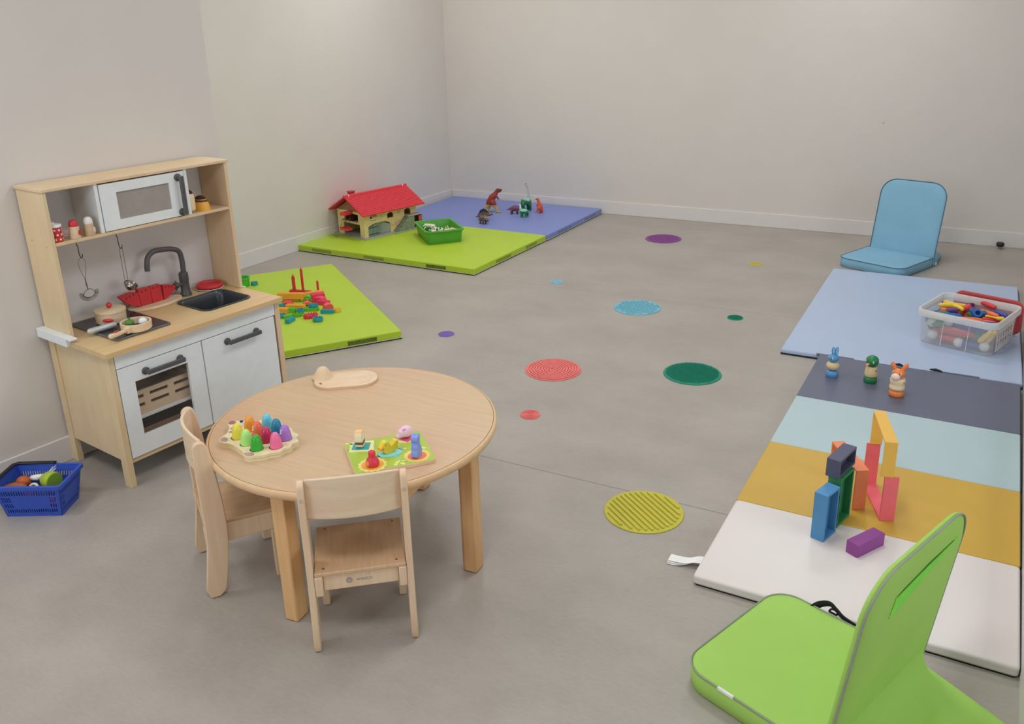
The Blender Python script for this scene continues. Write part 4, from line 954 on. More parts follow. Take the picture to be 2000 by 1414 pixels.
# ------------------------------------------------------------------ toy farmhouse
h = thing('toy_farmhouse', 'toy farmhouse with red tiled roof and stone walls on the lime corner mat', 'toy house', (-3.955, 4.975, .0472), 1.32)
stone = masonry('farm_wall', (222, 200, 146), (210, 186, 128), (194, 168, 120), 30, ratio=(.8, .35), msize=.01)
brickm = masonry('farm_brick', (206, 160, 124), (224, 196, 140), (190, 150, 116), 34, ratio=(.7, .35), msize=.03)
gstone = masonry('grey_green_stone', (122, 134, 112), (92, 104, 86), (150, 158, 138), 44, ratio=(.6, .4), msize=.04)
tile = masonry('roof_tile', (204, 44, 58), (190, 36, 50), (150, 26, 36), 34, ratio=(.5, .5), msize=.03)
rred = plain('roof_red', (208, 54, 62), 0.4)
greyp = plain('farm_grey', (150, 152, 146), 0.6); gdoor = wood('grey_green_plank', (128, 142, 132), (104, 118, 110), (60, 60, 2), 3)
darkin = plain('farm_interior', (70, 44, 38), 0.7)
MB().prism([(-.005, -.005), (.28, -.005), (.28, -.03), (.556, -.03), (.556, .4), (-.005, .4)], 0, .008).build('base_board', greyp, h, bevel=.001, smooth=0)
def arch(u0, u1, z0, zs, zt): return lambda x, z: u0 < x < u1 and z0 < z < zs + (zt - zs) * math.sqrt(max(0, 1 - ((x - (u0 + u1) / 2) / ((u1 - u0) / 2)) ** 2))
ops = [arch(.055, .27, .0, .074, .106), arch(.078, .135, .126, .166, .166), arch(.244, .306, .121, .145, .163), arch(.416, .478, .112, .145, .165)]
fx_ = [.02 + (.535 - .02) * i / 103 for i in range(104)]; fz_ = [.008 + (.196 - .008) * i / 60 for i in range(61)]
us = [(x - .02) / .515 for x in fx_]; vs_ = [(z - .008) / .188 for z in fz_]
MB().cells((.02, .03, .008), (.535, .03, .008), (.02, .03, .196), (.535, .03, .196), (0, .008, 0), us, vs_, lambda u, v: not any(o(.02 + u * .515, .008 + v * .188) for o in ops)).build('front_wall', stone, h, smooth=0)
MB().cells((.275, .0292, .05), (.42, .0292, .05), (.275, .0292, .11), (.42, .0292, .11), (0, .0009, 0), [0, .25, .5, .75, 1], [0, .33, .66, 1], lambda u, v: v < u + .2 and v > u - .75).build('brick_patch', brickm, h, smooth=0)
MB().box(.02, .535, .345, .353, .008, .196).build('back_wall', stone, h, smooth=0)
MB().box(.527, .535, .0382, .345, .008, .196).build('right_wall', stone, h, smooth=0)
so_ = [lambda y, z: .085 < y < .29 and z < .1, lambda y, z: .1 < y < .27 and .112 < z < .178]
MB().cells((.02, .0382, .008), (.02, .345, .008), (.02, .0382, .196), (.02, .345, .196), (.008, 0, 0), [i / 40 for i in range(41)], [i / 30 for i in range(31)], lambda u, v: not any(o(.0382 + u * .3068, .008 + v * .188) for o in so_)).build('left_wall', stone, h, smooth=0)
MB().box(.028, .527, .0382, .345, .104, .11).build('upper_floor', plain('farm_floor', (180, 170, 150), 0.6), h, smooth=0)
MB().box(.3, .306, .0382, .345, .0082, .104).build('inner_wall', darkin, h, smooth=0)
MB().box(.028, .527, .2, .204, .1102, .196).build('inner_wall', darkin, h, smooth=0)
gb_ = MB().at(Matrix(((0, 0, 1, .024), (1, 0, 0, 0), (0, 1, 0, 0), (0, 0, 0, 1)))).prism([(.03, .196), (.353, .196), (.19, .288)], 0, .006).build('gable', plain('gable_board', (150, 110, 84), 0.6), h, smooth=0)
# roof
ry0, ryr, ry1, rz0, rzr = -.028, .185, .4, .184, .305
for nm, ya, za, yb_, zb_ in (('front_roof', ry0, rz0, ryr, rzr), ('back_roof', ry1, rz0, ryr, rzr)):
    d_ = Vector((0, yb_ - ya, zb_ - za)); n_ = Vector((0, -(zb_ - za), yb_ - ya)).normalized() * .008
    if n_.z < 0: n_ = -n_
    c4 = [(-.032, ya, za), (.578, ya, za), (.578, yb_, zb_), (-.032, yb_, zb_)]
    rf_ = MB().loops([c4, [tuple(Vector(p) + n_) for p in c4]]).build(nm, rred, h, smooth=0)
    tl_ = MB(); rows_ = 13
    for j in range(rows_):
        f0, f1 = j / rows_, (j + 1.15) / rows_; off_ = .5 * (j % 2); nt_ = 30
        for i in range(-1, nt_):
            xa = -.031 + (.608) * (i + off_) / nt_; xb_ = xa + .608 / nt_ * .93
            xa, xb_ = max(xa, -.0315), min(xb_, .5775)
            if xb_ - xa < .004: continue
            f1c = min(f1, .985)
            p0 = Vector((0, ya, za)) + d_ * f0 + n_ * 1.32; p1 = Vector((0, ya, za)) + d_ * f1c + n_ * 1.02
            q0 = Vector((0, ya, za)) + d_ * f0 + n_ * 1.0; xm = (xa + xb_) / 2
            pm = p0 - d_ * .012
            tl_.add([(xa, p0.y, p0.z), (xm, pm.y, pm.z), (xb_, p0.y, p0.z), (xb_, p1.y, p1.z), (xa, p1.y, p1.z), (xa, q0.y, q0.z), (xm, q0.y - d_.y * .012, q0.z - d_.z * .012), (xb_, q0.y, q0.z)],
                    [(0, 1, 2, 3, 4), (5, 6, 1, 0), (6, 7, 2, 1)])
    tl_.build('roof_tiles', plain('tile_red', (202, 44, 56), 0.45, var=.08, scale=90), rf_, smooth=0)
MB().tube([(-.034, ryr, rzr + .008), (.58, ryr, rzr + .008)], .0105, 12).build('ridge_cap', rred, h)
for xx in (.006, .535): MB().tube([(xx, ryr, rzr + .008), (xx + .006, ryr, rzr + .008)], .0113, 12).build('ridge_band', pale, h)
MB().box(.055, .095, .215, .25, .28, .33).box(.05, .1, .21, .255, .33, .336).build('chimney', plain('chimney_red', (176, 54, 54), 0.5), h, smooth=0)
# stairs, landing and doors
n = 8; sp_ = [(.3, .008)]
for i in range(n):
    x_, z_ = .3 + i * .0155, .008 + (i + 1) * .0125
    sp_ += [(x_, z_), (x_ + .0155, z_)]
sp_ += [(.424, .108), (.47, .108), (.47, .008)]
st_ = MB().at(T(0, .0295) @ XZ).prism(sp_, 0, .052).build('stairs', gstone, h, smooth=0)
for i in range(n): MB().box(.3 + i * .0155 - .0008, .3 + (i + 1) * .0155 - .0005, -.0232, .0295, .008 + (i + 1) * .0125, .0088 + (i + 1) * .0125).build('stair_tread', plain('tread_grey', (134, 138, 122), 0.6), st_, smooth=0)
MB().box(.412, .555, -.026, .0295, .109, .1165).build('landing', greyp, h, bevel=.001, smooth=0)
MB().box(.542, .552, -.022, .0295, .008, .1088).build('landing_post', gstone, h, smooth=0)
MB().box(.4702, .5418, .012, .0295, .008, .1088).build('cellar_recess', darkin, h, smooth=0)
MB().at(T(.541, -.018, 0, rz=R(195))).box(0, .03, -.002, .002, .0085, .1).build('red_door', rred, h, smooth=0)
dpoly = lambda w, s: [(0, .009), (s * w, .009), (s * w, .09), (0, .058), ] 
dl = MB().at(T(.055, .034) @ XZ).prism([(0, .009), (.1, .009), (.1, .104), (.06, .1), (.025, .088), (0, .074)], 0, .005).build('barn_door', gdoor, h, smooth=0)
for zz in (.024, .074): MB().box(.056, .154, .0275, .029, zz, zz + .004).build('door_hinge', black, dl, smooth=0)
MB().at(T(.268, .036, 0, rz=R(-26)) @ XZ).prism([(0, .009), (-.095, .009), (-.095, .102), (-.06, .098), (-.025, .086), (0, .074)], 0, .005).build('barn_door', plain('door_grey', (146, 154, 144), 0.6), h, smooth=0)
for x0_, x1_, z0_, z1_ in ((.056, .0765, .15, .178), (.136, .158, .12, .166)):
    pass
MB().at(T(.078, .0285, .168, rx=R(22))).box(0, .057, -.032, 0, -.0015, .0015).build('window_shutter', plain('shutter_tan', (214, 186, 132), 0.5), h, smooth=0)
MB().box(.079, .134, .0288, .0296, .132, .145).build('window_strip', pale, h, smooth=0)  # flat strip in plain pale paint across the lower front window
for cx_ in (.185, .36):
    MB().at(T(cx_, .0297, .148) @ XZ).prism([(-.018, -.014), (-.015, -.015), (.018, .013), (.016, .015)], 0, .0004).prism([(-.018, .013), (-.016, .015), (.018, -.014), (.015, -.015)], .0004, .0008).build('timber_cross', plain('timber_line', (168, 142, 96), 0.6), h, smooth=0)
MB().box(-.068, .022, .158, .205, .176, .2).build('hoist_beam', rred, h, bevel=.004)
hs_ = thing('hoist', None, None); hs_.parent = h; hs_['label'] = 'red hoist platform hanging on dark cords'
MB().box(-.062, -.008, .14, .225, .062, .066).ring([(-.062, .14), (-.008, .14), (-.008, .225), (-.062, .225)], [(-.059, .143), (-.011, .143), (-.011, .222), (-.059, .222)], .066, .08).build('hoist_tray', rred, hs_, smooth=0)
for sx_ in (-.058, -.012):
    for sy_ in (.144, .221): MB().tube([(sx_, sy_, .08), (-.035 + (sx_ + .035) * .7, .1825 + (sy_ - .1825) * .45, .142)], .0013, 5).build('cord', darkin, hs_)
MB().ring([(-.054, .162), (-.016, .162), (-.016, .203), (-.054, .203)], [(-.051, .165), (-.019, .165), (-.019, .2), (-.051, .2)], .141, .145).build('hoist_frame', darkin, hs_, smooth=0)
for yy in (.166, .199): MB().tube([(-.035, yy, .145), (-.035, .1825, .178)], .0012, 5).build('cord', darkin, hs_)
hy = MB(); rnd = random.Random(3)
for i in range(46):
    a = rnd.random() * 2 * PI; r_ = rnd.random() * .05
    p0 = Vector((r_ * math.cos(a), r_ * math.sin(a) * 1.2, rnd.random() * .012 + .001)); d_ = Vector((rnd.uniform(-1, 1), rnd.uniform(-1, 1), rnd.uniform(-.1, .25))) * .022
    p1 = p0 + d_; p1.z = max(.001, p1.z)
    hy.tube([tuple(p0), tuple((p0 + p1) / 2 + Vector((0, 0, .004))), tuple(p1)], .0009, 4)
tag(hy.build('toy_hay', plain('hay', (132, 134, 72), 0.8), loc=(-4.24, 4.985, .0473)), 'small tuft of dry greenish hay beside the toy farmhouse on the mat', 'toy hay', kind='stuff')

# ------------------------------------------------------------------ green box with toy animals
gx = thing('storage_box', 'green plastic storage box holding white toy animals on the lime mat', 'box', (-3.478, 5.25, .0472), .829)
gpl = plain('box_green', (74, 152, 50), 0.4, 0.4, var=.03)
oc = [(.247, .352, .03, 0), (.252, .357, .03, .004), (.272, .378, .034, .082), (.276, .382, .034, .0825), (.276, .382, .034, .09), (.292, .402, .036, .0905), (.294, .404, .036, .1), (.262, .368, .03, .1), (.258, .364, .03, .095), (.246, .351, .028, .006)]
MB().loops([[(x, y, z) for x, y in rrect(w_, d_, r_, 6)] for w_, d_, r_, z in oc]).build('box_body', gpl, gx, smooth=40)
for s in (-1, 1):
    MB().box(-.05, .05, s * .203 - .006, s * .203 + .006, .091, .1).build('grip_lip', gpl, gx, bevel=.003)
tw_ = plain('toy_cream', (216, 210, 190), 0.45)
def box_animal(label, u, v, z, rz, rx, m_):
    b = MB().at(Matrix.Scale(1.15, 4))
    b.limb([(-.032, 0, .03), (0, 0, .032), (.03, 0, .033)], [.0135, .0135, .012], 12).limb([(.03, 0, .036), (.046, 0, .048)], [.009, .007], 10).limb([(.046, 0, .048), (.062, 0, .044)], [.0085, .006], 10)
    for lx, ly in ((-.03, -.008), (-.03, .008), (.026, -.008), (.026, .008)): b.limb([(lx, ly, .026), (lx + .002, ly * 1.2, .012), (lx, ly * 1.2, 0)], [.0065, .004, .004], 8)
    b.limb([(-.04, 0, .034), (-.048, 0, .016)], [.0025, .002], 6)
    c, s = math.cos(.829), math.sin(.829)
    return b.build('toy_animal', m_, remesh=.0022, loc=(-3.478 + u * c - v * s, 5.25 + u * s + v * c, .0472 + z), rot=(rx, 0, .829 + rz), label=label, cat='toy animal', group='toy animals in the green box')
cowm = spotted('cow_patch', (214, 210, 196), (48, 46, 40), 38, .36)
box_animal('cream toy animal on its side, leftmost in the green box', -.06, .118, .058, 2.4, R(75), tw_)
box_animal('second toy animal from the left lying in the green box', -.05, .065, .05, 1.0, R(100), tw_)
box_animal('black and white patched toy animal lying in the middle of the green box', -.02, .005, .05, 2.2, R(80), cowm)
box_animal('upturned pale toy animal right of the patched one in the green box', .055, .07, .062, .6, R(150), tw_)
box_animal('tan toy animal at the right end of the green box', .065, .0, .056, .3, R(85), plain('toy_tan', (206, 182, 134), 0.5))
# ------------------------------------------------------------------ toy dinosaurs (drawn in side view, millimetres)
def critter(name, label, cat, loc, rot, m, limbs, vox=.0026, group='toy dinosaurs on the blue mat', ox=0, oy=0, s=.00042):
    o = thing(name, label, cat, loc, rot, group)
    b = MB()
    for pts, rad in limbs: b.limb([((px - ox) * s, d * s, (oy - py) * s) for px, py, d in pts], [r * s for r in rad], 14)
    body = b.build('body', m, o, remesh=vox)
    return o, body
def loc3(px, py, d, ox, oy, s=.00042): return ((px - ox) * s, d * s, (oy - py) * s)
RV = .49
Z0 = .0474
tm = bands('trex_paint', [(0, (188, 160, 62)), (.3, (196, 158, 70)), (.34, (140, 50, 38)), (.86, (112, 42, 34)), (.93, (70, 34, 28))], 0, .215, 'Z', noise_amt=.05)
ox, oy = 590, 755
t_, tb_ = critter('toy_dinosaur', 'tall rust red toy tyrannosaur with yellow legs on the blue mat', 'toy dinosaur', (-3.55, 6.19, Z0), RV - .08, tm, [
    ([(420, 735, -10), (455, 670, -4), (500, 600, 0), (545, 530, 0), (595, 450, 0), (640, 400, 0), (672, 360, 0)], [8, 24, 48, 68, 70, 58, 42]),
    ([(672, 365, 0), (690, 330, 0), (708, 312, 0)], [42, 40, 38]), ([(706, 306, 0), (745, 300, 0), (785, 302, 0)], [36, 25, 15]), ([(705, 335, 0), (745, 340, 0), (775, 336, 0)], [28, 17, 9]),
    ([(680, 425, -42), (700, 465, -48), (738, 488, -50)], [17, 12, 8]), ([(680, 425, 42), (700, 470, 48), (730, 500, 50)], [17, 12, 8]),
    ([(600, 540, -38), (640, 590, -48), (662, 650, -50)], [62, 48, 28]), ([(662, 650, -50), (690, 715, -50), (692, 738, -50)], [27, 18, 16]), ([(685, 742, -50), (735, 740, -50), (768, 744, -50)], [14, 16, 10]),
    ([(545, 560, 38), (535, 620, 46), (525, 660, 48)], [58, 44, 28]), ([(525, 660, 48), (505, 715, 48), (510, 738, 48)], [26, 18, 16]), ([(505, 742, 48), (550, 740, 48), (578, 744, 48)], [14, 16, 10])], ox=ox, oy=oy)
for d in (-27, 27): MB().ell(loc3(728, 296, d * .95, ox, oy), .0022, 8, 6).build('eye', black_plastic, t_)
sm_ = bands('stego_paint', [(0, (104, 84, 76)), (.55, (92, 76, 70)), (.8, (60, 52, 56))], 0, .08, 'Z', noise_amt=.15)
ox, oy = 420, 930
s_, sb = critter('toy_dinosaur', 'dark brown toy stegosaurus with black back plates at the front of the blue mat', 'toy dinosaur', (-3.475, 5.905, Z0), RV + .15, sm_, [
    ([(275, 862, 0), (320, 850, 0), (360, 835, 0), (410, 812, 0), (460, 815, 0), (510, 835, 0), (560, 838, 0), (612, 828, 0)], [8, 20, 42, 56, 52, 34, 20, 8]),
    ([(370, 850, -34), (368, 890, -38), (370, 922, -38)], [28, 20, 18]), ([(370, 850, 34), (360, 890, 38), (362, 922, 38)], [28, 20, 18]),
    ([(470, 840, -34), (474, 890, -36), (476, 922, -36)], [26, 18, 16]), ([(470, 840, 34), (480, 890, 36), (484, 922, 36)], [26, 18, 16])], vox=.0022, ox=ox, oy=oy)
pl_ = [(330, 822, 24), (352, 795, 32), (378, 768, 40), (404, 752, 46), (432, 750, 48), (462, 758, 44), (490, 778, 36), (515, 800, 26)]
for i, (px, py, hh) in enumerate(pl_):
    x, y, z = loc3(px, py + 12, 12 * (-1) ** i, ox, oy); hh *= .00042 * 1.25
    MB().at(T(x, y, z - .004, ry=R((px - 425) * .22)) @ XZ).prism([(-hh * .32, 0), (hh * .32, 0), (hh * .5, hh * .5), (hh * .12, hh * 1.15), (-hh * .12, hh * 1.15), (-hh * .5, hh * .5)], -.0014, .0014).build('back_plate', plain('plate_black', (46, 42, 52), 0.5), s_, bevel=.0006)
for px, dz in ((575, 1), (598, -1)):
    x, y, z = loc3(px, 830, 0, ox, oy); MB().limb([(x, y, z), (x + .003, y + dz * .012, z + .008)], [.0016, .0006], 6).build('tail_spike', plain('plate_black', (46, 42, 52)), s_)
km = bands('tricera_brown', [(0, (84, 62, 54)), (.7, (112, 88, 76))], 0, .06, 'Z', noise_amt=.2)
ox, oy = 470, 965
c_, cb = critter('toy_dinosaur', 'small brown horned toy dinosaur with white horns in front of the stegosaurus', 'toy dinosaur', (-3.395, 5.785, Z0), RV - .75, km, [
    ([(350, 905, 0), (400, 890, 0), (440, 880, 0), (480, 885, 0)], [10, 28, 40, 34]), ([(485, 880, 0), (510, 890, 0), (545, 915, 0)], [34, 30, 14]), ([(482, 862, -26), (478, 846, 0), (482, 862, 26)], [16, 18, 16]),
    ([(415, 910, -26), (412, 957, -28)], [17, 13]), ([(415, 910, 26), (412, 957, 28)], [17, 13]), ([(472, 912, -26), (474, 957, -28)], [16, 13]), ([(472, 912, 26), (474, 957, 28)], [16, 13])], vox=.0024, ox=ox, oy=oy, s=.00054)
for d in (-16, 16):
    x, y, z = loc3(505, 866, d, ox, oy, .00054); MB().limb([(x, y, z), (x + .018, y, z + .009)], [.0032, .0013], 8).build('horn', pale, c_)
pm_ = bands('purple_dino', [(0, (96, 46, 66)), (.5, (116, 66, 88)), (.85, (92, 60, 86))], 0, .08, 'Z', noise_amt=.12)
ox, oy = 1050, 800
p_d, _ = critter('toy_dinosaur', 'purple brown toy dinosaur with pointed tail left of the green ones', 'toy dinosaur', (-3.345, 6.205, Z0), RV - .05, pm_, [
    ([(880, 706, 0), (925, 705, 0), (970, 695, 0), (1020, 690, 0), (1070, 685, 0), (1110, 690, 0)], [5, 14, 32, 56, 58, 44]), ([(1120, 690, 0), (1150, 712, 0), (1175, 735, 0)], [36, 28, 14]), ([(1118, 665, -25), (1112, 645, 0), (1118, 665, 25)], [16, 18, 16]),
    ([(990, 725, -34), (985, 792, -36)], [24, 16]), ([(1000, 725, 34), (1000, 792, 36)], [24, 16]), ([(1095, 725, -34), (1100, 792, -36)], [22, 15]), ([(1095, 725, 34), (1108, 792, 36)], [22, 15])], vox=.0024, ox=ox, oy=oy)
for d in (-14, 14):
    x, y, z = loc3(1145, 690, d, ox, oy); MB().limb([(x, y, z), (x + .014, y, z + .008)], [.002, .0008], 8).build('horn', pale, p_d)
brm = bands('brachio_green', [(0, (24, 84, 52)), (.24, (48, 130, 74)), (.42, (150, 178, 170)), (.93, (170, 186, 182)), (.97, (52, 60, 56))], 0, .245, 'Z', noise_amt=.12)
ox, oy = 1200, 720
br2, _ = critter('toy_dinosaur', 'tall green toy brachiosaur with long pale neck on the blue mat', 'toy dinosaur', (-3.315, 6.36, Z0), RV, brm, [
    ([(1205, 200, -34), (1198, 185, -10)], [15, 19]), ([(1200, 190, 0), (1222, 240, 0), (1238, 300, 0), (1246, 370, 0), (1246, 430, 0), (1235, 500, 10)], [16, 13, 14, 17, 26, 52]),
    ([(1235, 520, 0), (1200, 535, 60), (1165, 550, 120), (1140, 590, 180), (1110, 660, 230)], [72, 86, 80, 44, 12]),
    ([(1150, 570, 20), (1135, 640, 18), (1132, 712, 14)], [44, 30, 26]), ([(1265, 560, 20), (1275, 640, 18), (1276, 712, 14)], [40, 30, 26]), ([(1130, 580, 130), (1118, 712, 130)], [42, 26]), ([(1235, 580, 130), (1240, 712, 130)], [40, 26])], ox=ox, oy=oy)
lgm = bands('small_green_dino', [(0, (40, 140, 80)), (.25, (28, 110, 60)), (.6, (120, 190, 150)), (.85, (196, 214, 204))], 0, .11, 'Z', noise_amt=.25, nscale=90)
ox, oy = 1210, 860
critter('toy_dinosaur', 'small green and white toy dinosaur in front of the tall brachiosaur', 'toy dinosaur', (-3.215, 6.11, Z0), RV, lgm, [
    ([(1142, 604, 0), (1158, 620, 0), (1156, 670, 0), (1170, 730, 0)], [14, 16, 22, 38]), ([(1175, 740, 0), (1215, 735, 0), (1260, 740, 0), (1295, 765, 0), (1312, 815, 0)], [42, 50, 46, 24, 8]),
    ([(1170, 765, -26), (1166, 852, -28)], [20, 14]), ([(1190, 765, 26), (1196, 852, 28)], [20, 14]), ([(1255, 770, -26), (1246, 850, -28)], [22, 14]), ([(1275, 770, 26), (1296, 850, 28)], [22, 14])], vox=.0022, ox=ox, oy=oy)
om = plain('orange_dino', (198, 78, 46), 0.45, var=.18, scale=70)
ox, oy = 1530, 785
o_d, _ = critter('toy_dinosaur', 'small orange toy tyrannosaur at the right of the dinosaur group', 'toy dinosaur', (-3.17, 6.305, Z0), RV, om, [
    ([(1475, 505, 0), (1495, 498, 0), (1515, 505, 0)], [13, 20, 22]), ([(1515, 505, 0), (1525, 545, 0), (1535, 590, 0), (1550, 645, 0), (1570, 700, 0), (1592, 745, 0), (1606, 776, 0)], [23, 26, 38, 52, 46, 30, 12]),
    ([(1490, 612, -30), (1482, 645, -30)], [12, 7]), ([(1530, 670, -34), (1505, 715, -36), (1500, 745, -36)], [34, 22, 14]), ([(1500, 748, -36), (1445, 748, -36)], [14, 9]), ([(1550, 680, 34), (1560, 730, 36), (1565, 768, 36)], [34, 22, 15]), ([(1568, 772, 36), (1530, 774, 36)], [13, 9])], vox=.0022, ox=ox, oy=oy)

# ------------------------------------------------------------------ loose plastic bricks on the second lime mat
BZ = .0474
bc = {'red': (196, 40, 54), 'orange': (246, 154, 20), 'pink': (214, 48, 88), 'coral': (234, 84, 74), 'teal': (28, 142, 162), 'green': (84, 170, 30), 'yellow': (240, 176, 26)}
bmats = {k_: plain('brick_' + k_, v, 0.4, 0.4, var=.04) for k_, v in bc.items()}
def brick(kind, label, c_, x, y, z, rz, L=.05, W=.026, H=.02, ry=0.0):
    b = MB()
    if kind == 'bar':                      # bristle bar: grooved along its length, pegged end
        pr = []
        kx = 4
        for i in range(kx):
            a = -W / 2 + W * i / kx; w_ = W / kx
            pr += [(a + w_ * .12, H), (a + w_ * .62, H), (a + w_ * .74, H * .82), (a + w_, H * .82)]
        pr = [(-W / 2, 0)] + pr[:-1] + [(W / 2, H * .82), (W / 2, 0)]
        b.at(Matrix(((0, 0, 1, -L / 2), (1, 0, 0, 0), (0, 1, 0, 0), (0, 0, 0, 1)))).prism(pr[::-1], 0, L).at()
        b.box(L / 2, L / 2 + .005, -W * .25, W * .25, H * .25, H * .7)
    if kind == 'oval':                     # flat oval ring with raised toothed rim
        o_ = [(L / 2 * math.cos(a), W / 2 * math.sin(a)) for a in [2 * PI * i / 28 for i in range(28)]]
        b.prism([(px * .92, py * .92) for px, py in o_], 0, H * .35, o_).ring(o_, [(px * .68, py * .68) for px, py in o_], H * .35, H * .8)
        for i in range(0, 28, 2):
            px, py = o_[i]; b.at(T(px * .84, py * .84, H * .8, rz=2 * PI * i / 28)).prism(rrect(W * .12, W * .12, .0008, 1), 0, H * .25)
        b.at().ring([(px * .4, py * .4) for px, py in o_], [(px * .22, py * .22) for px, py in o_], H * .35, H * .75)
    if kind == 'stick':                    # upright hexagonal stick with a small tip
        b.prism([(W / 2 * math.cos(PI / 3 * i), W / 2 * math.sin(PI / 3 * i)) for i in range(6)], 0, H)
        b.prism([(W / 2 * math.cos(PI / 3 * i), W / 2 * math.sin(PI / 3 * i)) for i in range(6)], H, H + W * .35, [(W * .2 * math.cos(PI / 3 * i), W * .2 * math.sin(PI / 3 * i)) for i in range(6)])
        b.prism([(W * .13 * math.cos(PI / 3 * i), W * .13 * math.sin(PI / 3 * i)) for i in range(6)], H + W * .35, H + W * .75)
    if kind == 'arch':
        pts = [(W * .5 * math.cos(PI * i / 14), H * math.sin(PI * i / 14)) for i in range(15)]; inn = [(W * .3 * math.cos(PI * i / 14), H * .55 * math.sin(PI * i / 14)) for i in range(15)]
        b.at(T(0, L / 2) @ XZ).prism(pts + inn[::-1], 0, L)
    if kind == 'wedge':
        b.at(T(0, W / 2) @ XZ).prism([(-L / 2, 0), (L / 2, 0), (L / 2 * .7, H * .8), (L * .12, H), (-L * .12, H), (-L / 2 * .7, H * .8)], 0, W)
        for i in range(3): b.at().box(-L * .3 + i * L * .22, -L * .2 + i * L * .22, -W * .52, W * .52, H * .3, H * .6)
    return b.build('toy_brick', bmats[c_], loc=(x, y, z), rot=(0, ry, rz), bevel=.0008, label=label, cat='toy brick', group='loose bricks on the lime mat', smooth=35)
D = .94
brick('bar', 'flat red brick under the two tall red sticks', 'red', -3.505, 3.745, BZ, .2, .14, .03, .018)
brick('stick', 'thick red stick standing left of the tallest stick', 'red', -3.545, 3.735, BZ + .0185, .1, .02, .022, .083)
brick('stick', 'tallest thin red stick standing on the lime mat', 'red', -3.487, 3.748, BZ + .0185, .2, .02, .0175, .132)
brick('stick', 'short red stick standing at the right of the pile', 'red', -3.393, 3.775, BZ + .026, .2, .02, .0155, .052)
brick('bar', 'long thick orange brick at the left of the pile', 'orange', -3.445, 3.596, BZ + .018, .42, .16, .034, .034)
brick('bar', 'orange brick lying under the left end of the thick orange brick', 'yellow', -3.46, 3.605, BZ, .5, .11, .03, .017)
brick('bar', 'orange brick slanting behind the lime arch', 'orange', -3.405, 3.735, BZ + .004, .97, .13, .032, .021)
brick('bar', 'pink brick stack under the short red stick', 'pink', -3.325, 3.69, BZ, .9, .075, .05, .038)
brick('wedge', 'pink ridged brick leaning on the pink stack', 'pink', -3.285, 3.655, BZ, .3, .085, .045, .032)
brick('bar', 'pink flat brick right of the pink stack', 'pink', -3.232, 3.628, BZ, .1, .075, .036, .024)
brick('wedge', 'coral wedge brick at the right of the pile', 'coral', -3.148, 3.572, BZ, 1.0, .06, .04, .034)
brick('arch', 'coral arch brick in the middle of the pile', 'coral', -3.303, 3.571, BZ, .9, .042, .05, .026)
brick('arch', 'lime green arch brick behind the coral arch', 'green', -3.362, 3.648, BZ, .5, .045, .06, .034)
brick('oval', 'yellow oval brick furthest right of the pile', 'yellow', -3.07, 3.555, BZ, .7, .046, .034, .02)
brick('bar', 'orange ridged brick in the middle front of the pile', 'orange', -3.33, 3.503, BZ, .3, .11, .036, .024)
brick('bar', 'orange brick half hidden by the kitchen corner', 'orange', -3.352, 3.414, BZ, .35, .08, .04, .028)
brick('wedge', 'pink brick under the thick orange brick', 'pink', -3.425, 3.538, BZ, .6, .07, .04, .018)
brick('oval', 'teal oval ring brick on top of the green ones', 'teal', -3.212, 3.52, BZ + .0185, .4, .055, .04, .02)
brick('bar', 'teal bar brick near the yellow oval', 'teal', -3.105, 3.51, BZ, .43, .072, .022, .022)
brick('oval', 'crimson oval brick at the front of the pile', 'pink', -3.14, 3.412, BZ, .9, .082, .046, .024)
brick('oval', 'teal oval brick lying alone at the front right', 'teal', -3.064, 3.383, BZ, .5, .058, .05, .022)
brick('bar', 'teal bar brick at the very front of the pile', 'teal', -3.196, 3.308, BZ, 1.75, .062, .03, .022)
brick('bar', 'green block brick left of the round teal one', 'green', -3.305, 3.441, BZ, .35, .05, .038, .026)
brick('bar', 'green flat brick beside the foremost teal bar', 'green', -3.258, 3.362, BZ, 1.2, .058, .03, .016)
brick('oval', 'green oval brick in the lower middle of the pile', 'green', -3.222, 3.4, BZ, 1.0, .058, .032, .018)
brick('oval', 'round teal brick tilted among the green bricks', 'teal', -3.243, 3.447, BZ, 1.0, .038, .04, .026)
brick('oval', 'teal oval brick at the kitchen corner', 'teal', -3.296, 3.345, BZ, 1.2, .06, .038, .02)
brick('oval', 'small teal brick behind the orange ridged brick', 'teal', -3.415, 3.487, BZ, .3, .034, .026, .018)
brick('wedge', 'green brick behind the kitchen corner', 'green', -3.452, 3.498, BZ, .4, .046, .036, .02)
brick('bar', 'green brick lying under the teal oval ring', 'green', -3.222, 3.512, BZ, .5, .08, .036, .018)
bu = MB().lathe([(.0005, 0), (.04, 0), (.042, .003), (.047, .052), (.051, .0535), (.051, .058), (.0465, .059), (.042, .054), (.037, .006), (.0005, .005)], 36)
bu.build('toy_tub', plain('tub_green', (62, 170, 46), 0.4), loc=(-3.945, 3.708, BZ), label='bright green round toy tub partly hidden behind the kitchen', cat='tub')
brick('oval', 'teal brick beside the green round tub', 'teal', -3.893, 3.757, BZ, .4, .045, .034, .022)

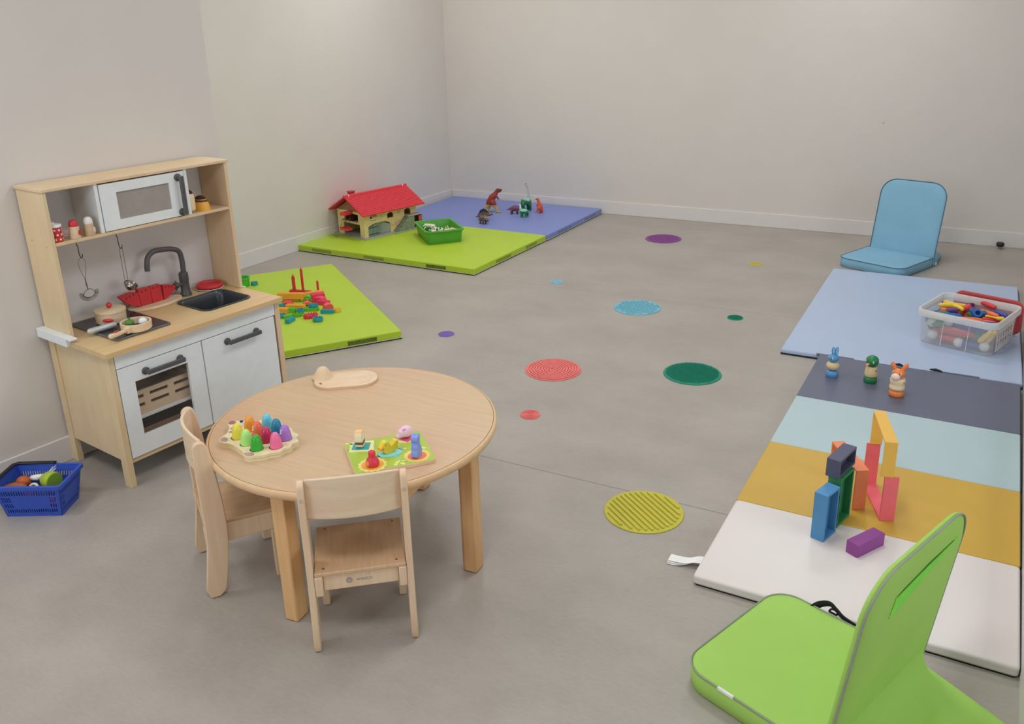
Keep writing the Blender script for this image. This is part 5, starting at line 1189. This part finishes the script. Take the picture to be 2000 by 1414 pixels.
# ------------------------------------------------------------------ clear bin with construction toys
ax, ay, aa = .064, 4.521, -.311
def bw_(x, y, z=0): return (ax + x * math.cos(aa) - y * math.sin(aa), ay + x * math.sin(aa) + y * math.cos(aa), .0294 + z)
def binv(X, Y): dx, dy = X - ax, Y - ay; return (dx * math.cos(aa) + dy * math.sin(aa), -dx * math.sin(aa) + dy * math.cos(aa))
bn = thing('storage_bin', 'translucent plastic bin full of colourful construction toys on the pale blue mat', 'bin', bw_(0, 0), aa)
pl1 = clear_plastic('bin_plastic', (206, 206, 206), .22, .3); pl2 = clear_plastic('bin_rim_plastic', (224, 218, 214), .58, .35)
walls = [(.33, .312, .034, .002), (.346, .346, .038, .152), (.342, .342, .037, .152), (.325, .307, .032, .006)]
MB().loops([[(x, y, z) for x, y in rrect(w_, d_, r_, 7)] for w_, d_, r_, z in walls]).build('bin_body', pl1, bn, smooth=40)
rimp = [(.346, .346, .038, .138), (.364, .366, .045, .138), (.37, .372, .047, .142), (.372, .373, .048, .167), (.366, .368, .046, .172), (.35, .35, .038, .172), (.344, .344, .037, .167), (.342, .342, .037, .138)]
MB().loops([[(x, y, z) for x, y in rrect(w_, d_, r_, 7)] for w_, d_, r_, z in rimp], False, False).build('bin_rim', pl2, bn, smooth=40)
for xx in (-.055, .06):
    MB().at(T(xx, -.165, .075, rx=R(-6.5))).box(-.0012, .0012, -.0012, .001, -.07, .062).build('bin_rib', pl2, bn, smooth=0)
stk = thing('sticker', None, None); stk.parent = bn; stk['label'] = 'pale sticker with dark lettering'
Ms = T(.1712, -.005, .07, rz=R(90), rx=R(-3)) @ XZ
MB().at(Ms).prism(rrect(.24, .105, .004, 3), 0, .0006).build('sticker_paper', clear_plastic('sticker_paper', (214, 208, 204), .6), stk, smooth=0)
rs = random.Random(5)
for row, zz in enumerate((.018, -.016)):
    for i in range(6):
        x_ = -.085 + i * .034; q = MB().at(Ms)
        q.box(x_ - .0075, x_ - .0045, zz - .011, zz + .011, .0006, .0012)
        if rs.random() < .7: q.box(x_ - .005, x_ + .006, zz + .007, zz + .0105, .0006, .0012)
        if rs.random() < .7: q.box(x_ - .005, x_ + .005, zz - .0105, zz - .007, .0006, .0012)
        if rs.random() < .6: q.box(x_ + .004, x_ + .007, zz - .002, zz + .0105, .0006, .0012)
        q.build('letter', plain('letter_grey', (110, 104, 104), 0.6), stk, smooth=0)
tcol = {'purple': (86, 44, 98), 'yellow': (242, 184, 30), 'red': (196, 44, 50), 'blue': (34, 98, 168), 'navy blue': (54, 72, 150), 'orange': (222, 104, 48), 'green': (56, 130, 66), 'clear': (196, 200, 196)}
tm_ = {k_: plain('toy_' + k_.replace(' ', '_'), v, 0.35, 0.4, var=.03) for k_, v in tcol.items()}
def toy(name, label, c_, mb, p, rot): return mb.build(name, tm_[c_], loc=p, rot=rot, label=label, cat='construction toy', group='construction toys in the clear bin', smooth=50)
HEAP = [True]
def hp_(X, Y, z): return (X * .98, Y - .095, z + .034) if HEAP[0] else (X, Y, z)
def rod(label, c_, X, Y, z, rz, L=.09, r=.0125, ry=0.0, wdir=True):
    b = MB().limb([(-L / 2, 0, 0), (-L / 4, 0, 0), (L / 4, 0, 0), (L / 2, 0, 0)], [r * .85, r, r, r * .85], 14)
    toy('magnetic_rod', label, c_, b, hp_(X, Y, z), (0, ry, rz))
def tubeish(label, c_, X, Y, z, rz, ry, L=.05, r=.0165):
    b = MB().lathe([(r * .7, -L / 2), (r, -L / 2), (r, L / 2), (r * .7, L / 2), (r * .62, -L / 4)], 20)
    toy('connector_tube', label, c_, b, hp_(X, Y, z), (0, ry, rz))
ZT = .14
b = MB()
for a in (0, 62): b.at(T(rz=R(a))).limb([(-.06, 0, 0), (0, 0, .004), (.06, 0, 0)], [.0105, .0125, .0105], 14)
toy('cross_connector', 'yellow cross shaped toy on top of the bin heap', 'yellow', b, hp_(-.008, 4.695, .142), (0, 0, -.9 + .05))
rod('purple rod at the back left of the bin heap', 'purple', -.042, 4.735, .13, 1.9, .075)
rod('purple rod right of the yellow cross', 'purple', .055, 4.752, .134, .75, .06)
tubeish('short purple tube in front of the yellow cross', 'purple', -.012, 4.632, .134, .1, R(80))
tubeish('short red tube behind the blue connector', 'red', .05, 4.69, .136, .5, R(60), .045)
bb_ = MB().lathe([(.013, -.02), (.0215, -.015), (.0225, .014), (.0205, .02), (.0125, .02), (.0115, -.006)], 22)
for a in (20, 140, 260): bb_.at(T(rz=R(a), ry=R(90))).lathe([(.0005, .016), (.012, .016), (.011, .04), (.0005, .042)], 14)
toy('hub_connector', 'blue three armed connector with open end at the front of the heap', 'blue', bb_.at(), hp_(.1, 4.628, .132), (R(50), 0, .2))
rod('dark red rod at the back of the bin heap', 'red', .142, 4.765, .146, -.85, .095, .0125)
rod('navy blue rod at the right of the bin heap', 'navy blue', .206, 4.678, .132, -.9, .07, .0135)
rod('orange rod in the right half of the bin heap', 'orange', .152, 4.65, .136, -.65, .085, .0135)
by = MB().limb([(-.034, 0, 0), (-.01, 0, 0), (.012, 0, 0)], [.0042, .0042, .006], 10).limb([(.014, 0, 0), (.034, 0, .004)], [.0095, .0105], 14).lathe([(.0005, -.003), (.009, -.003), (.009, .003), (.0005, .003)], 14, (-.036, 0, 0))
toy('pin_connector', 'small yellow pin shaped toy at the front right of the heap', 'yellow', by, hp_(.178, 4.588, .138), (0, 0, -.42))
rod('small bright orange rod at the front rim of the heap', 'orange', .158, 4.545, .124, -.2, .045, .0105)
rod('small navy rod at the left end of the bin heap', 'navy blue', -.078, 4.607, .124, .6, .04, .0105)
rod('small green rod beside the short purple tube', 'green', -.05, 4.598, .128, .2, .04, .0105)
def lower(kind, label, c_, x, y, z, rz=0.0, L=.1, r=.014, ry=0.0):
    p = bw_(x * 1.24, y * 1.24, z * 1.36); HEAP[0] = False; L *= 1.25; r *= 1.28
    if kind == 'rod': rod(label, c_, *p, aa + rz, L, r, ry)
    else:
        toy('clear_ball', label, 'clear', MB().ell((0, 0, 0), r, 20, 12), p, (0, 0, 0))
lower('rod', 'red rod seen through the front of the bin, upper one', 'red', -.002, -.098, .056, .02, .1, .0145)
lower('rod', 'red rod low behind the front of the bin', 'red', -.02, -.1, .026, .05, .075, .0125)
lower('rod', 'long navy blue rod seen through the bin front above the red ones', 'navy blue', .035, -.09, .084, -.12, .12, .0145)
lower('rod', 'navy blue rod low in the bin front right of centre', 'navy blue', .045, -.105, .022, .1, .06, .013)
lower('rod', 'green rod at the left behind the bin front', 'green', -.068, -.088, .072, .6, .06, .0135)
lower('rod', 'green rod at the right behind the bin front', 'green', .062, -.082, .052, .4, .05, .0135)
lower('rod', 'yellow rod leaning at the front right corner of the bin', 'yellow', .098, -.1, .062, .1, .05, .0105, R(-55))
lower('rod', 'second yellow rod at the front right corner of the bin', 'yellow', .112, -.08, .056, .2, .05, .0105, R(-60))
lower('rod', 'flat yellow rod under the rim at the left of the bin front', 'yellow', -.082, -.105, .1, .15, .075, .0095)
for x, y, z, lb in ((-.098, -.098, .074, 'clear ball high at the left of the bin front'), (-.088, -.103, .028, 'clear ball low at the left of the bin front'), (-.038, -.085, .085, 'clear ball left of the long navy rod'), (.012, -.108, .022, 'clear ball low in the middle of the bin front'), (.1, -.095, .024, 'clear ball in the front right corner of the bin')):
    lower('ball', lb, 'clear', x, y, z, r=.0185)
k_ = 0
cyc = ['red', 'blue', 'green', 'orange', 'purple', 'navy blue']
for yy in (-.045, .0, .045, .088):
    for xx in (-.075, .025):
        for zz, rot_ in ((.024, .1), (.062, -.15)):
            c_ = cyc[k_ % 6]; k_ += 1
            lower('rod', 'rod buried deep among the toys in the translucent bin', c_, xx + .02 * math.sin(k_ * 2.1), yy, zz, rot_ * math.sin(k_), .085, .0155)
for xx, yy, c_ in ((-.07, .03, 'orange'), (.03, .05, 'green'), (.09, .02, 'red'), (-.06, -.04, 'blue'), (.02, -.04, 'orange'), (.085, -.05, 'navy blue')):
    lower('rod', 'rod buried deep among the toys in the translucent bin', c_, xx, yy, .09, .5, .075, .0135)
lid = MB().at(XZ).loops([[(x, y, z) for x, y in rrect(w_, h_, .045, 7, 0, h_ / 2 + o_)] for w_, h_, o_, z in ((.322, .172, .004, -.006), (.33, .18, 0, -.004), (.33, .18, 0, .004), (.322, .172, .004, .006), (.304, .154, .013, .006), (.294, .144, .018, .003))])
lid.build('bin_lid', plain('lid_red', (186, 70, 70), 0.4), loc=(.147, 4.742, .0294), rot=(R(3), 0, -.34), label='red plastic lid standing behind the translucent bin', cat='lid', smooth=40)

# ------------------------------------------------------------------ wooden stacking animals on the navy panel
MZ = .0332
def wa(name, label, x, y, rot): return thing(name, label, 'toy figure', (x, y, MZ), rot, 'wooden stacking animals on the navy panel')
ablue = plain('animal_blue', (74, 138, 190), 0.3, 0.5, var=.03); agreen = plain('animal_green', (10, 116, 62), 0.3, 0.5, var=.03); aorange = plain('animal_orange', (232, 120, 48), 0.3, 0.5, var=.03)
cream = plain('animal_cream', (214, 190, 146), 0.45)
basep = lambda r: [(.0005, 0), (r * .86, 0), (r * .98, .006), (r, .015), (r * .93, .024), (r * .6, .031), (.0005, .032)]
def blob(r, z0_, z1_, q=.72): return [(.0005, z0_)] + [(r * math.cos(a) ** q, (z0_ + z1_) / 2 + (z1_ - z0_) / 2 * math.sin(a)) for a in [R(-80 + 16 * i) for i in range(11)]] + [(.0005, z1_)]
def eyes(o, x, y, z, sp, rz, m_=None):
    for s in (-1, 1):
        e = MB().at(T(x * math.cos(rz + s * sp), x * math.sin(rz + s * sp), z, rz=rz + s * sp, ry=R(90))).ell((0, 0, 0), (.0062, .0042, .0014), 14, 6).build('eye', pale, o)
        MB().at(T((x + .0009) * math.cos(rz + s * sp * .85), (x + .0009) * math.sin(rz + s * sp * .85), z, rz=rz + s * sp, ry=R(90))).ell((0, 0, 0), (.0034, .0022, .0012), 10, 6).build('pupil', black_plastic, e)
o = wa('wooden_rabbit', 'blue wooden rabbit figure, leftmost animal on the navy panel', -.447, 3.785, 0)
MB().lathe(basep(.0275), 28).build('base', ablue, o, smooth=60)
MB().lathe(blob(.0285, .031, .071), 28).build('belly', wood('speckled_cream', (216, 194, 152), (196, 170, 124), (40, 40, 40), 6), o, smooth=60, label='cream belly')
MB().lathe(blob(.0238, .069, .106, .8), 26).build('head', ablue, o, smooth=60)
for s in (-1, 1):
    e = MB().at(T(.004 + s * .0065, .002 * s, .121, rz=.5, ry=R(s * 6))).ell((0, 0, 0), (.0085, .0045, .0195), 16, 12).build('ear', ablue, o)
    MB().at(T(.004 + s * .0065 + .0022, .002 * s - .0038, .121, rz=.5, ry=R(s * 6))).ell((0, 0, 0), (.0048, .0012, .0145), 12, 10).build('inner_ear', plain('inner_ear_blue', (120, 176, 206), 0.4), e)
eyes(o, .0225, 0, .09, .45, R(-120))
o = wa('wooden_bird', 'green wooden bird figure with orange beak between rabbit and giraffe', -.287, 3.785, 0)
MB().lathe(basep(.0285), 28).build('base', agreen, o, smooth=60)
bdm = spotted('bird_spots', (214, 190, 142), (58, 110, 62), 52, .22)
MB().lathe([(.0005, .03), (.024, .03), (.0268, .036), (.0262, .05), (.022, .076), (.0005, .076)], 28).build('belly', bdm, o, smooth=60, label='cream belly with green spots')
MB().lathe(blob(.0272, .074, .124, .8), 28).build('head', agreen, o, smooth=60)
MB().at(T(-.0145, -.026, .091, rz=R(-120), ry=R(8))).ell((0, 0, 0), (.0125, .007, .0045), 14, 8).build('beak', plain('beak_tan', (218, 142, 84), 0.4), o)
eyes(o, .0262, 0, .101, .62, R(-112))
o = wa('wooden_giraffe', 'orange wooden giraffe figure with pink muzzle, rightmost animal', -.172, 3.68, 0)
MB().lathe(basep(.0305), 28).build('base', aorange, o, smooth=60)
gsp = spotted('giraffe_spots', (218, 196, 158), (206, 128, 88), 46, .2)
MB().lathe([(.0005, .031), (.028, .031), (.031, .036), (.031, .044), (.0285, .05), (.0285, .058), (.0302, .064), (.03, .076), (.027, .081), (.0005, .081)], 28).build('belly', gsp, o, smooth=60, label='cream belly with orange spots')
MB().lathe(blob(.0262, .079, .124, .8), 28).build('head', aorange, o, smooth=60)
MB().ell((-.0085 * 1, -.0225, .092), (.0185, .0165, .0165), 20, 12).build('muzzle', plain('muzzle_pink', (232, 196, 180), 0.4), o)
for s in (-1, 1):
    MB().limb([(s * .014, 0, .118), (s * .022, .002, .131), (s * .028, .002, .142)], [.0062, .0088, .0078], 14).build('ear', aorange, o)
MB().ell((0, .002, .124), (.007, .006, .004), 12, 8).build('forelock', plain('forelock_brown', (110, 66, 40), 0.5), o)
eyes(o, .025, 0, .108, .68, R(-108))

# ------------------------------------------------------------------ rainbow blocks
def frame_block(label, rgb, x, y, z, ang, span, depth, hh, kind='ring', th=.0075):
    m_ = plain('block_%d_%d_%d' % rgb, rgb, 0.5, 0.3, var=.04, scale=14)
    o_ = [(0, 0), (span, 0), (span, hh), (0, hh)]; i_ = [(th, th), (span - th, th), (span - th, hh - th), (th, hh - th)]
    M_ = T(0, depth) @ XZ
    b = MB().at(M_)
    if kind == 'ring': b.ring(o_, i_, 0, depth)
    elif kind == 'n': b.prism([(0, 0), (th, 0), (th, hh - th), (span - th, hh - th), (span - th, 0), (span, 0), (span, hh), (0, hh)], 0, depth)
    elif kind == 'u': b.prism([(0, 0), (span, 0), (span, hh), (span - th, hh), (span - th, th), (th, th), (th, hh), (0, hh)], 0, depth)
    elif kind == 'box': b.prism(o_, 0, depth)
    elif kind == 'tray': b.ring(o_, i_, 0, depth).prism(i_, .001, depth * .45)
    return b.build('toy_block', m_, loc=(x, y, z), rot=ang, bevel=.0012, smooth=0, label=label, cat='block', group='rainbow frame blocks')
frame_block('blue upright hollow block on the white panel, front of the tower', (70, 130, 178), -.263, 2.433, MZ, 1.257, .081, .0425, .161, 'tray')
frame_block('green upright hollow block under the navy one', (36, 116, 72), -.238, 2.532, MZ, 1.318, .1, .043, .173, 'tray')
frame_block('navy hollow block lying on top of the green block', (76, 78, 102), -.247, 2.53, MZ + .1732, 1.328, .128, .0435, .062, 'tray')
frame_block('orange arch block behind the green block', (228, 126, 82), -.173, 2.686, MZ, 2.1, .205, .042, .145, 'n')
frame_block('pink open frame block carrying the yellow arch', (222, 98, 106), -.082, 2.65, MZ, 1.917, .236, .0445, .158, 'u')
frame_block('yellow arch block standing on the pink frame', (214, 168, 62), -.0985, 2.642, MZ + .1582, 1.83, .232, .038, .122, 'n')
frame_block('purple solid block lying alone on the white panel', (134, 62, 134), -.159, 2.393, MZ, 1.034, .123, .042, .042, 'box')
# ------------------------------------------------------------------ door stop
ds = thing('door_stop', 'small round black door stop on the floor by the back wall', 'door stop', (.217, 6.63, 0))
MB().lathe([(.0005, 0), (.012, 0), (.012, .018), (.0005, .018)], 20).build('stop_stem', steel, ds)
MB().lathe([(.0005, .018), (.02, .018), (.025, .026), (.025, .038), (.02, .046), (.0005, .047)], 24).build('stop_bumper', black_plastic, ds)
MB().at(T(-.62, 6.6995, .82, rx=R(90))).prism(circle(.006, 12), 0, .0012).build('wall_mark', plain('wall_mark', (166, 158, 150), .8), label='tiny grey mark on the back wall above the blue floor chair', cat='mark')
